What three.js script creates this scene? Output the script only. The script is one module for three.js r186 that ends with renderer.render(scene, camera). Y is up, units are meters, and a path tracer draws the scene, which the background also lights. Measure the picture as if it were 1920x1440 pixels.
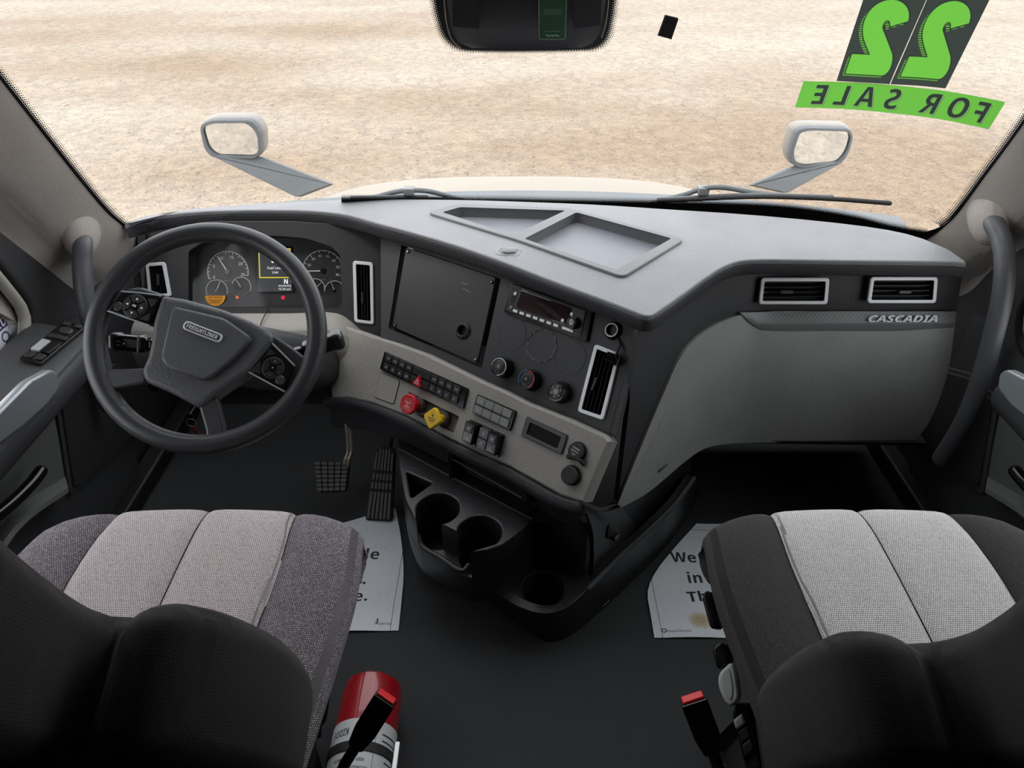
import * as THREE from 'three';
import { RoundedBoxGeometry } from 'three/addons/geometries/RoundedBoxGeometry.js';
import { TextGeometry } from 'three/addons/geometries/TextGeometry.js';
import { FontLoader } from 'three/addons/loaders/FontLoader.js';
import { mergeGeometries, toCreasedNormals } from 'three/addons/utils/BufferGeometryUtils.js';

// ---------- camera, sky, exposure ----------
const scene = new THREE.Scene();
const F = 1330, PITCH = 35 * Math.PI / 180;                    // focal length in pixels of the 1920 x 1440 frame
const CAM = new THREE.Vector3(0, 1.45, 0);
const camera = new THREE.PerspectiveCamera(2 * Math.atan(720 / F) * 180 / Math.PI, 4 / 3, 0.02, 400);
camera.position.copy(CAM); camera.rotation.x = -PITCH;
const renderer = new THREE.WebGLRenderer();
renderer.toneMapping = THREE.LinearToneMapping;
renderer.toneMappingExposure = 1.5;
renderer.shadowMap.enabled = true;
{ // bright overcast sky
  const W = 64, H = 32, d = new Float32Array(W * H * 4);
  for (let j = 0; j < H; j++) for (let i = 0; i < W; i++) {
    const s = Math.max(0, Math.sin(((j + 0.5) / H - 0.5) * Math.PI)), L = 2.0 * (1 - 0.15 * s), o = (j * W + i) * 4;
    d[o] = L * 0.98; d[o + 1] = L; d[o + 2] = L * 1.03; d[o + 3] = 1;
  }
  const t = new THREE.DataTexture(d, W, H, THREE.RGBAFormat, THREE.FloatType);
  t.mapping = THREE.EquirectangularReflectionMapping; t.magFilter = THREE.LinearFilter; t.needsUpdate = true;
  scene.background = t;
}
const sun = new THREE.DirectionalLight(0xfff3e0, 0.5);          // what little direct sun comes through the cloud, high and behind the truck
sun.position.set(-5, 12, 3); sun.castShadow = true; sun.shadow.radius = 20;
Object.assign(sun.shadow.camera, { left: -12, right: 12, top: 14, bottom: -14, near: 1, far: 60 });
sun.shadow.mapSize.set(2048, 2048); scene.add(sun);

// ---------- helpers ----------
const V = (x, y, z) => new THREE.Vector3(x, y, z);
const X0 = 0.035;                                               // the middle of the cab
let seed = 7; const rnd = () => { seed = (seed * 1664525 + 1013904223) >>> 0; return seed / 4294967296; };
const cP = Math.cos(PITCH), sP = Math.sin(PITCH);
const ray = (px, py) => { const u = (px - 960) / F, v = (720 - py) / F; return V(u, v * cP - sP, -(cP + v * sP)); };
const along = (px, py, t) => ray(px, py).multiplyScalar(t).add(CAM);
const atY = (px, py, y) => along(px, py, (y - CAM.y) / ray(px, py).y);
const atX = (px, py, x) => along(px, py, x / ray(px, py).x);
const atZ = (px, py, z) => along(px, py, z / ray(px, py).z);
const tPlane = (px, py, o, n) => o.clone().sub(CAM).dot(n) / ray(px, py).dot(n);
class Frame {                                                   // a plane with its own axes: x right, y up the slope, z out of it
  constructor(o, n) {
    this.o = o.clone(); this.n = n.clone().normalize();
    this.ux = Math.abs(this.n.y) > 0.999 ? V(1, 0, 0) : V(0, 1, 0).cross(this.n).normalize();
    this.uy = this.n.clone().cross(this.ux);
  }
  off(d) { return new Frame(this.o.clone().addScaledVector(this.n, d), this.n); }
  hit(px, py) { return along(px, py, tPlane(px, py, this.o, this.n)); }
  at(px, py) { return new Frame(this.hit(px, py), this.n); }
  loc(px, py) { const d = this.hit(px, py).sub(this.o); return [d.dot(this.ux), d.dot(this.uy)]; }
  poly(list) { return list.map(([a, b]) => this.loc(a, b)); }
  of(p) { const d = p.clone().sub(this.o); return V(d.dot(this.ux), d.dot(this.uy), d.dot(this.n)); }
  pt(u, v, w = 0) { return this.o.clone().addScaledVector(this.ux, u).addScaledVector(this.uy, v).addScaledVector(this.n, w); }
  place(g) { g.position.copy(this.o); g.quaternion.setFromRotationMatrix(new THREE.Matrix4().makeBasis(this.ux, this.uy, this.n)); return g; }
}
const nrm = (tilt, yaw = 0) => { const t = tilt * Math.PI / 180, y = yaw * Math.PI / 180; return V(-Math.sin(y) * Math.cos(t), Math.sin(t), Math.cos(y) * Math.cos(t)); };
const HF = (y) => new Frame(V(0, y, 0), V(0, 1, 0));

const used = new Map();
function numbered(name) { const k = used.get(name) ?? 0; used.set(name, k + 1); return k ? `${name}_${String(k).padStart(3, '0')}` : name; }
function thing(name, label, category, at, group) {
  const g = new THREE.Group(); g.name = numbered(name); scene.add(g);
  if (at instanceof Frame) at.place(g); else if (at) g.position.copy(at);
  g.userData = { label, category }; if (group) g.userData.group = group;
  return g;
}
function struct(name, label) { const g = new THREE.Group(); g.name = name; g.userData = { label, kind: 'structure' }; scene.add(g); return g; }
function boxUV(g) {
  const p = g.attributes.position, n = g.attributes.normal, uv = new Float32Array(p.count * 2);
  for (let i = 0; i < p.count; i++) {
    const a = Math.abs(n.getX(i)), b = Math.abs(n.getY(i)), c = Math.abs(n.getZ(i));
    const [u, v] = c >= a && c >= b ? [p.getX(i), p.getY(i)] : b >= a ? [p.getX(i), p.getZ(i)] : [p.getZ(i), p.getY(i)];
    uv[i * 2] = u; uv[i * 2 + 1] = v;
  }
  g.setAttribute('uv', new THREE.BufferAttribute(uv, 2)); return g;
}
function part(parent, name, geo, mat, label) {
  if (!geo.userData.keepUV) boxUV(geo);
  const m = new THREE.Mesh(geo, mat); m.name = name; m.castShadow = m.receiveShadow = true;
  if (label) m.userData.label = label;
  parent.add(m); return m;
}
const world = (parent, geo) => { parent.updateMatrixWorld(true); return geo.applyMatrix4(parent.matrixWorld.clone().invert()); };   // a geometry given in world metres, in the parent's axes
const v2 = (l) => l.map((p) => (p.isVector2 ? p : new THREE.Vector2(p[0], p[1])));
function ext(pts, d, o = {}) {
  const s = new THREE.Shape(v2(pts)), b = o.b ?? 0;
  for (const h of o.holes ?? []) s.holes.push(new THREE.Path(v2(h)));
  let g = new THREE.ExtrudeGeometry(s, { depth: d - (b ? 2 * b : 0), bevelEnabled: b > 0, bevelSize: b, bevelThickness: b, bevelOffset: -b, bevelSegments: o.bs ?? 2, steps: 1, curveSegments: 8 });
  g.translate(0, 0, (o.z ?? 0) + b);
  if (o.smooth !== 0) {
    g = toCreasedNormals(g, o.smooth ?? 0.55);
    const p = g.attributes.position, n = g.attributes.normal;                                     // the flat faces stay flat
    for (let i = 0; i < p.count; i += 3) if (Math.abs(p.getZ(i) - p.getZ(i + 1)) < 1e-7 && Math.abs(p.getZ(i) - p.getZ(i + 2)) < 1e-7) { const s2 = p.getZ(i) > (o.z ?? 0) + d / 2 ? 1 : -1; for (let k = 0; k < 3; k++) n.setXYZ(i + k, 0, 0, s2); }
  }
  return g;
}
function roundPoly(pts, r, seg = 4) {
  const out = [], n = pts.length;
  for (let i = 0; i < n; i++) {
    const [ax, ay] = pts[(i + n - 1) % n], [bx, by] = pts[i], [cx, cy] = pts[(i + 1) % n];
    const l1 = Math.hypot(ax - bx, ay - by), l2 = Math.hypot(cx - bx, cy - by), q = Math.min(r, l1 * 0.49, l2 * 0.49);
    const p = [bx + (ax - bx) / l1 * q, by + (ay - by) / l1 * q], s = [bx + (cx - bx) / l2 * q, by + (cy - by) / l2 * q];
    for (let k = 0; k <= seg; k++) { const t = k / seg, a = (1 - t) * (1 - t), b = 2 * t * (1 - t), c = t * t; out.push([a * p[0] + b * bx + c * s[0], a * p[1] + b * by + c * s[1]]); }
  }
  return out;
}
const inset = (pts, d) => { // move a convex outline inwards by d
  const n = pts.length; let A = 0; for (let i = 0; i < n; i++) { const p = pts[i], q = pts[(i + 1) % n]; A += p[0] * q[1] - q[0] * p[1]; }
  const s = A > 0 ? 1 : -1;
  return pts.map((p, i) => {
    const a = pts[(i + n - 1) % n], c = pts[(i + 1) % n], l1 = Math.hypot(p[0] - a[0], p[1] - a[1]) || 1e-9, l2 = Math.hypot(c[0] - p[0], c[1] - p[1]) || 1e-9;
    const n1 = [-(p[1] - a[1]) / l1 * s, (p[0] - a[0]) / l1 * s], n2 = [-(c[1] - p[1]) / l2 * s, (c[0] - p[0]) / l2 * s], k = 1 + n1[0] * n2[0] + n1[1] * n2[1];
    return [p[0] + (n1[0] + n2[0]) / k * d, p[1] + (n1[1] + n2[1]) / k * d];
  });
};
const rrect = (w, h, r, cx = 0, cy = 0, seg = 4) => roundPoly([[cx - w / 2, cy - h / 2], [cx + w / 2, cy - h / 2], [cx + w / 2, cy + h / 2], [cx - w / 2, cy + h / 2]], r, seg);
const ell = (cx, cy, rx, ry = rx, n = 32) => Array.from({ length: n }, (_, i) => [cx + rx * Math.cos(i / n * 2 * Math.PI), cy + ry * Math.sin(i / n * 2 * Math.PI)]);
const spline2 = (pts, n) => new THREE.SplineCurve(v2(pts)).getPoints(n).map((p) => [p.x, p.y]);
const spline3 = (pts, n, closed = false) => new THREE.CatmullRomCurve3(pts, closed, 'centripetal').getPoints(n);
function tube(pts, r, o = {}) {
  const curve = new THREE.CatmullRomCurve3(pts, o.closed ?? false, 'centripetal'), g = new THREE.TubeGeometry(curve, o.seg ?? 40, r, o.rs ?? 12, o.closed ?? false);
  if (o.closed || o.open) return g;
  const caps = [curve.getPoint(0), curve.getPoint(1)].map((p) => new THREE.SphereGeometry(r, o.rs ?? 12, 8).translate(p.x, p.y, p.z));
  return mergeGeometries([g, ...caps]);
}
// a sheet through columns of points; with a thickness it is a closed shell (the back lies against the normal)
function loft(cols, nu, nv, thick = 0, linear = false) {
  const cur = (pts) => linear ? new LinePath(pts) : new THREE.CatmullRomCurve3(pts, false, 'centripetal');
  const dense = cols.map((c) => Array.from({ length: nv + 1 }, (_, j) => cur(c).getPoint(j / nv)));
  const grid = []; for (let j = 0; j <= nv; j++) { const c = cur(dense.map((d) => d[j])); grid.push(Array.from({ length: nu + 1 }, (_, i) => c.getPoint(i / nu))); }
  return sheet(grid, thick);
}
class LinePath { constructor(p) { this.p = p; } getPoint(t) { const n = this.p.length - 1, k = Math.min(n - 1, Math.floor(t * n)), f = t * n - k; return this.p[k].clone().lerp(this.p[k + 1], f); } }
function sheet(grid, thick = 0, uvs) {
  const nv = grid.length - 1, nu = grid[0].length - 1, pos = [], idx = [], uv = [], id = (j, i) => j * (nu + 1) + i;
  for (let j = 0; j <= nv; j++) for (let i = 0; i <= nu; i++) { pos.push(...grid[j][i].toArray()); uv.push(i / nu, 1 - j / nv); }
  for (let j = 0; j < nv; j++) for (let i = 0; i < nu; i++) idx.push(id(j, i), id(j + 1, i), id(j + 1, i + 1), id(j, i), id(j + 1, i + 1), id(j, i + 1));
  let g = new THREE.BufferGeometry(); g.setAttribute('position', new THREE.Float32BufferAttribute(pos, 3)); g.setAttribute('uv', new THREE.Float32BufferAttribute(uv, 2)); g.setIndex(idx); g.computeVertexNormals();
  if (!thick) { if (uvs) g.userData.keepUV = true; return g; }
  const n = g.attributes.normal, N = (nu + 1) * (nv + 1), p2 = pos.slice();
  for (let i = 0; i < N; i++) p2.push(pos[i * 3] - n.getX(i) * thick, pos[i * 3 + 1] - n.getY(i) * thick, pos[i * 3 + 2] - n.getZ(i) * thick);
  const ix = idx.slice(); for (let k = 0; k < idx.length; k += 3) ix.push(idx[k] + N, idx[k + 2] + N, idx[k + 1] + N);
  const rim = (a, b) => ix.push(a, b, b + N, a, b + N, a + N);
  for (let i = 0; i < nu; i++) { rim(id(0, i + 1), id(0, i)); rim(id(nv, i), id(nv, i + 1)); }
  for (let j = 0; j < nv; j++) { rim(id(j, 0), id(j + 1, 0)); rim(id(j + 1, nu), id(j, nu)); }
  g = new THREE.BufferGeometry(); g.setAttribute('position', new THREE.Float32BufferAttribute(p2, 3)); g.setIndex(ix);
  g = toCreasedNormals(g, 0.7); return g;
}
const cyl = (r1, r2, h, n = 32, b = 0) => { // a turned disc standing on z = 0, axis z, front at z = h
  const pr = b ? [[0.0001, 0], [r1, 0], [r2, h - b], [r2 - b * 0.3, h - b * 0.3], [r2 - b, h], [0.0001, h]] : [[0.0001, 0], [r1, 0], [r2, h], [0.0001, h]];
  return toCreasedNormals(new THREE.LatheGeometry(v2(pr), n).rotateX(Math.PI / 2), 0.7);
};
const lathe = (pr, n = 32) => toCreasedNormals(new THREE.LatheGeometry(v2(pr), n).rotateX(Math.PI / 2), 0.6);  // profile radius, height; axis z
const rbox = (w, h, d, r = 0.002, seg = 2) => new RoundedBoxGeometry(w, h, d, seg, Math.min(r, w * 0.49, h * 0.49, d * 0.49));

// ---------- textures and materials ----------
function noiseTile(N, cells, sd) { // tileable value noise, 0..1
  let s = sd; const r = () => { s = (s * 1664525 + 1013904223) >>> 0; return s / 4294967296; };
  const g = Float32Array.from({ length: cells * cells }, r), o = new Float32Array(N * N), sm = (t) => t * t * (3 - 2 * t);
  for (let y = 0; y < N; y++) for (let x = 0; x < N; x++) {
    const fx = x / N * cells, fy = y / N * cells, x0 = Math.floor(fx), y0 = Math.floor(fy), tx = sm(fx - x0), ty = sm(fy - y0), a = x0 % cells, b = (x0 + 1) % cells, c = y0 % cells, d = (y0 + 1) % cells;
    o[y * N + x] = (g[c * cells + a] * (1 - tx) + g[c * cells + b] * tx) * (1 - ty) + (g[d * cells + a] * (1 - tx) + g[d * cells + b] * tx) * ty;
  }
  return o;
}
function tex(N, f, srgb, rep) {
  const d = new Uint8Array(N * N * 4);
  for (let i = 0; i < N * N; i++) { const c = f(i % N, (i / N) | 0, i), v = c.length ? c : [c, c, c]; for (let k = 0; k < 3; k++) d[i * 4 + k] = Math.max(0, Math.min(255, v[k] * 255)); d[i * 4 + 3] = 255; }
  const t = new THREE.DataTexture(d, N, N); t.wrapS = t.wrapT = THREE.RepeatWrapping; t.magFilter = THREE.LinearFilter; t.minFilter = THREE.LinearMipmapLinearFilter; t.generateMipmaps = true;
  if (srgb) t.colorSpace = THREE.SRGBColorSpace; t.repeat.set(1 / rep, 1 / rep); t.needsUpdate = true; return t;
}
const nA = noiseTile(512, 128, 3), nB = noiseTile(512, 61, 5), nC = noiseTile(512, 16, 9), nD = noiseTile(512, 256, 11);
const grainT = tex(512, (x, y, i) => Math.abs(nA[i] - 0.5) * 1.1 + nB[i] * 0.45, false, 0.2);          // leather-like plastic grain
const fineT = tex(512, (x, y, i) => nD[i] * 0.6 + nA[i] * 0.4, false, 0.16);
const wearT = tex(512, (x, y, i) => { const k = 0.94 + nC[i] * 0.05 + nD[i] * 0.04; return [k, k, k]; }, true, 0.9);
const std = (color, roughness, o = {}) => new THREE.MeshPhysicalMaterial({ color, roughness, ...o });
const grained = (color, roughness, k = 0.0005, o = {}) => std(color, roughness, { bumpMap: grainT, bumpScale: k, map: wearT, ...o });
const M = {
  pad: grained(0x85868a, 0.5, 0.0007), lip: grained(0x303134, 0.6), black: std(0x1d1e20, 0.42, { bumpMap: fineT, bumpScale: 0.00015 }), panel: std(0x2b2c2e, 0.5, { bumpMap: fineT, bumpScale: 0.0002 }),
  trim: grained(0x2c2d2f, 0.55), grey: grained(0x97948e, 0.55, 0.0006), glove: grained(0x868885, 0.55, 0.0004), dark: std(0x141516, 0.45), deep: std(0x0b0b0c, 0.7), gloss: std(0x121314, 0.18),
  console: grained(0x1f2022, 0.36, 0.0003), wheel: std(0x353639, 0.36, { bumpMap: fineT, bumpScale: 0.0002 }), hub: grained(0x4e4f52, 0.45, 0.0005), silver: std(0xdfe1e4, 0.35, { metalness: 0.1 }), chrome: std(0xe6e8ea, 0.12, { metalness: 1 }),
  steel: std(0xa9abab, 0.3, { metalness: 0.9 }), white: std(0xe8e8e6, 0.5), red: std(0xb8101f, 0.35), yellow: std(0xe0b412, 0.4), orange: std(0xe79a17, 0.6), rubber: std(0x29292a, 0.7), cap: std(0x7d7e7e, 0.45), switch: std(0x242527, 0.35),
  paper: std(0xdfe3e8, 0.8), glass: std(0xffffff, 0.0, { transmission: 1, thickness: 0, ior: 1.45, specularIntensity: 0.6 }), mirror: std(0xf0f0f0, 0.03, { metalness: 1 }), pillar: grained(0xb4ada6, 0.6, 0.0005), door: grained(0x37383a, 0.55, 0.0005),
};
const AT = document.createElement('canvas'); AT.width = AT.height = 2048;
const actx = AT.getContext('2d'); let ax = 2, ay = 2, ah = 0;
const atlas = new THREE.CanvasTexture(AT); atlas.colorSpace = THREE.SRGBColorSpace;
M.print = std(0xffffff, 0.5, { map: atlas, transparent: true });
M.film = std(0xd6d6d6, 1, { map: atlas, transmission: 0.6, thickness: 0 });
M.lit = std(0x000000, 0.3, { map: atlas, transparent: true, emissive: 0xffffff, emissiveMap: atlas, emissiveIntensity: 0.75 });
// flat print: a cell of the shared atlas; draw(ctx, W, H) in pixels, origin top left
function cell(W, H, draw) {
  W = Math.ceil(W); H = Math.ceil(H);
  if (ax + W + 2 > 2048) { ax = 2; ay += ah + 3; ah = 0; }
  if (ay + H > 2046) throw new Error('atlas full');
  actx.save(); actx.translate(ax, ay); actx.beginPath(); actx.rect(0, 0, W, H); actx.clip(); actx.textAlign = 'center'; actx.textBaseline = 'middle'; draw(actx, W, H); actx.restore();
  const r = [ax / 2048, 1 - (ay + H) / 2048, (ax + W) / 2048, 1 - ay / 2048]; ax += W + 3; ah = Math.max(ah, H); return r;
}
const mapUV = (g, [a, b, c, d]) => { const uv = g.attributes.uv; for (let i = 0; i < uv.count; i++) uv.setXY(i, a + uv.getX(i) * (c - a), b + uv.getY(i) * (d - b)); g.userData.keepUV = true; return g; };
function decal(parent, name, w, h, ppm, draw, x = 0, y = 0, z = 0, turn = 0, mat = M.print) {
  const g = mapUV(new THREE.PlaneGeometry(w, h), cell(w * ppm, h * ppm, draw)); g.rotateZ(turn); g.translate(x, y, z);
  const m = part(parent, name, g, mat); m.castShadow = false; return m;
}
const txt = (s, o = {}) => (c, W, H) => { c.fillStyle = o.color ?? '#e8e8e8'; const L = s.split('\n'); L.forEach((t, i) => { c.font = `${o.bold === 0 ? '' : 'bold '}${Math.floor((o.size ?? 0.8) * H / L.length)}px sans-serif`; c.fillText(t, W / 2, H * (i + 0.5) / L.length, W * 0.96); }); };
const font = await new FontLoader().loadAsync('fonts/droid/droid_sans_bold.typeface.json');
// ---------- windshield surface ----------
const wsZ = (x, y) => -1.91 + 0.72 * (y - 0.75) + 0.19 * (x - X0) * (x - X0);
function wsHit(px, py, inward = 0) { let a = 0.4, b = 4.5; for (let i = 0; i < 40; i++) { const m = (a + b) / 2, p = along(px, py, m); if (p.z > wsZ(p.x, p.y) + inward) a = m; else b = m; } return along(px, py, a); }
const patch = (T, B, nu, nv, inward) => { // film on the glass: evenly spread along the surface between its upper and its lower edge
  const line = (l) => new THREE.SplineCurve(l.map(([a, b]) => { const p = wsHit(a, b); return new THREE.Vector2(p.x, p.y); })).getSpacedPoints(nu), top = line(T), bot = line(B), g = [];
  for (let j = 0; j <= nv; j++) g.push(top.map((p, i) => { const x = p.x + (bot[i].x - p.x) * j / nv, y = p.y + (bot[i].y - p.y) * j / nv; return V(x, y, wsZ(x, y) + inward); }));
  return sheet(g, 0, true);
};
const mirrorX = (p) => V(2 * X0 - p.x, p.y, p.z);

// ---------- ground ----------
{
  const g = struct('ground', 'pale gravel and dirt lot seen through the windshield');
  const gN = [noiseTile(1024, 256, 21), noiseTile(1024, 97, 22), noiseTile(1024, 30, 23), noiseTile(1024, 9, 24), noiseTile(1024, 512, 25)];
  const col = tex(1024, (x, y, i) => {
    const f = gN[0][i] * 0.34 + gN[1][i] * 0.24 + gN[4][i] * 0.42, k = 0.69 + (f - 0.5) * 0.33 + (gN[2][i] - 0.5) * 0.1, w = gN[2][i] * 0.6 + gN[3][i] * 0.4;
    const stone = gN[0][i] > 0.86 ? 0.09 : gN[1][i] < 0.1 ? -0.16 : 0;
    return [k + stone * 0.8 + 0.085, k * (0.975 - w * 0.02) + stone * 0.8 + 0.055, k * (0.93 - w * 0.05) + stone * 0.8 + 0.025];
  }, true, 1);
  const bump = tex(1024, (x, y, i) => gN[0][i] * 0.5 + gN[1][i] * 0.5, false, 1);
  const m = std(0xc6c6c6, 0.95, { map: col, bumpMap: bump, bumpScale: 0.012, vertexColors: true });
  const S = 150, n = 260, geo = new THREE.PlaneGeometry(S, S, n, n).rotateX(-Math.PI / 2).translate(0, -1.25, -12);
  const p = geo.attributes.position, c = new Float32Array(p.count * 3), uv = geo.attributes.uv, q = noiseTile(512, 24, 31), q2 = noiseTile(512, 70, 32);
  // dirt stains and bare brown earth, where the photograph shows them
  const spots = [[1000, 290, 1.5, 0.6, 0.5], [1390, 232, 1.8, 0.7, 0.5], [1250, 275, 1.4, 0.45, 0.5], [1660, 320, 1.9, 0.8, 0.8], [1560, 345, 1.6, 0.6, 0.5], [285, 128, 2.2, 0.7, 0.6], [440, 105, 2.4, 0.6, 0.35], [690, 180, 2.6, 0.6, 0.35], [880, 30, 4, 0.9, 0.3],
    [700, 60, 3.5, 0.8, 0.4], [1770, 235, 2, 0.8, 0.35], [400, 330, 1.4, 0.5, 0.3], [180, 40, 4, 1.2, 0.3], [1240, 160, 2.5, 0.8, 0.3], [60, 70, 3, 0.8, 0.3], [900, 210, 2.6, 0.5, 0.25], [1760, 390, 1.2, 0.5, 0.8], [560, 300, 1.6, 0.5, 0.3]].map(([a, b, w, h, k]) => [atY(a, b, -1.25), w, h, k]);
  const noise = (t, x, z, s) => t[(((Math.floor(z * s) % 512) + 512) % 512) * 512 + (((Math.floor(x * s) % 512) + 512) % 512)];
  for (let i = 0; i < p.count; i++) {
    const x = p.getX(i), z = p.getZ(i); let b = (noise(q, x, z * 2.2, 9) - 0.5) * 0.7 + (noise(q2, x, z * 1.6, 22) - 0.5) * 0.35;
    for (const [s, w, h, k] of spots) b += k * 1.9 * Math.exp(-(((x - s.x) / w) ** 2) - ((z - s.z) / h / 1.6) ** 2);
    b = Math.max(-0.4, Math.min(1, b));
    c[i * 3] = 1 - b * 0.26; c[i * 3 + 1] = 1 - b * 0.36; c[i * 3 + 2] = 1 - b * 0.45; uv.setXY(i, x / 3.1, z / 3.1);
    p.setY(i, -1.25 + (noise(q2, x, z, 30) - 0.5) * 0.03);
  }
  geo.setAttribute('color', new THREE.BufferAttribute(c, 3)); geo.computeVertexNormals(); geo.userData.keepUV = true;
  part(g, 'gravel', geo, m);
}

// ---------- cab shell ----------
const shellOut = std(0xdedfe0, 0.4), headliner = std(0x8d8b87, 0.9, { bumpMap: fineT, bumpScale: 0.0005 });
const XL = -1.12, XR = 2 * X0 - XL;
{
  const fl = struct('floor', 'dark ribbed rubber cab floor');
  const floorM = std(0x2f3133, 0.75, { bumpMap: fineT, bumpScale: 0.0008, map: wearT });
  part(fl, 'floor_mat', new THREE.BoxGeometry(2.4, 0.06, 3.6).translate(X0, -0.03, -0.15), floorM);
  const wf = struct('wall_front', 'dark firewall behind the pedals');
  part(wf, 'firewall', new THREE.BoxGeometry(2.4, 0.6, 0.04).translate(X0, 0.24, -2.0), M.deep);
  const cl = struct('ceiling', 'cab ceiling behind the camera');
  part(cl, 'ceiling_panel', new THREE.BoxGeometry(2.4, 0.05, 2.7).translate(X0, 1.94, 0.4), headliner);
  part(cl, 'header_panel', loft([[V(XL - 0.03, 1.64, -1.3), V(XL - 0.03, 1.92, -0.94)], [V(XR + 0.03, 1.64, -1.3), V(XR + 0.03, 1.92, -0.94)]], 2, 2, 0.03, true), headliner);
  const wr = struct('wall_rear', 'rear wall of the sleeper behind the camera');
  part(wr, 'rear_panel', new THREE.BoxGeometry(2.4, 2.0, 0.05).translate(X0, 0.97, 1.68), headliner);
}
const WZ0 = -1.45, WZ1 = -0.42, WY0 = 0.6, WY1 = 1.36;          // door window opening
for (const side of [-1, 1]) {
  const x = side < 0 ? XL : XR, w = struct(side < 0 ? 'wall_left' : 'wall_right', side < 0 ? 'left cab wall around the driver door' : 'right cab wall around the passenger door');
  const outline = [[-2.0, -0.05], [1.7, -0.05], [1.7, 1.96], [-0.92, 1.96], [-1.3, 1.66], [-1.70, 0.8], [-1.82, 0.66], [-2.0, 0.6]];
  const hole = roundPoly([[WZ0, WY0], [WZ1, WY0], [WZ1, WY1], [WZ0 + 0.32, WY1]], 0.13, 6);
  const g = ext(outline, 0.05, { holes: [hole], smooth: 0 });      // drawn in (z, y)
  g.applyMatrix4(new THREE.Matrix4().makeBasis(V(0, 0, 1), V(0, 1, 0), V(-1, 0, 0))).translate(side < 0 ? x : x + 0.05, 0, 0);
  part(w, 'side_panel', g, M.trim);
  part(w, 'outer_skin', ext(outline.map(([a, b]) => [a, b < 0 ? -0.7 : b]), 0.02, { holes: [hole], smooth: 0 }).applyMatrix4(new THREE.Matrix4().makeBasis(V(0, 0, 1), V(0, 1, 0), V(-1, 0, 0))).translate(side < 0 ? x - 0.052 : x + 0.072, 0, 0), shellOut);
  const win = struct(side < 0 ? 'window_2' : 'window_3', side < 0 ? 'driver door window' : 'passenger door window');
  const pane = ext(hole, 0.004, { smooth: 0 }).applyMatrix4(new THREE.Matrix4().makeBasis(V(0, 0, 1), V(0, 1, 0), V(-1, 0, 0))).translate(x + side * 0.03, 0, 0);
  part(win, 'pane', new THREE.ShapeGeometry(new THREE.Shape(v2(hole))).applyMatrix4(new THREE.Matrix4().makeBasis(V(0, 0, 1), V(0, 1, 0), V(-1, 0, 0))).translate(x + side * 0.03, 0, 0), M.glass);
  const ring = (d, xx) => inset(hole, d).filter((_, i) => i % 2 === 0).map(([z, y]) => V(xx, y, z));
  part(win, 'window_frame', tube(ring(-0.006, x - side * 0.004), 0.013, { closed: true, seg: 120 }), std(0x9c998f, 0.5));
  part(win, 'rubber_seal', tube(ring(-0.026, x - side * 0.008), 0.014, { closed: true, seg: 120 }), M.deep);
}
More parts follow.
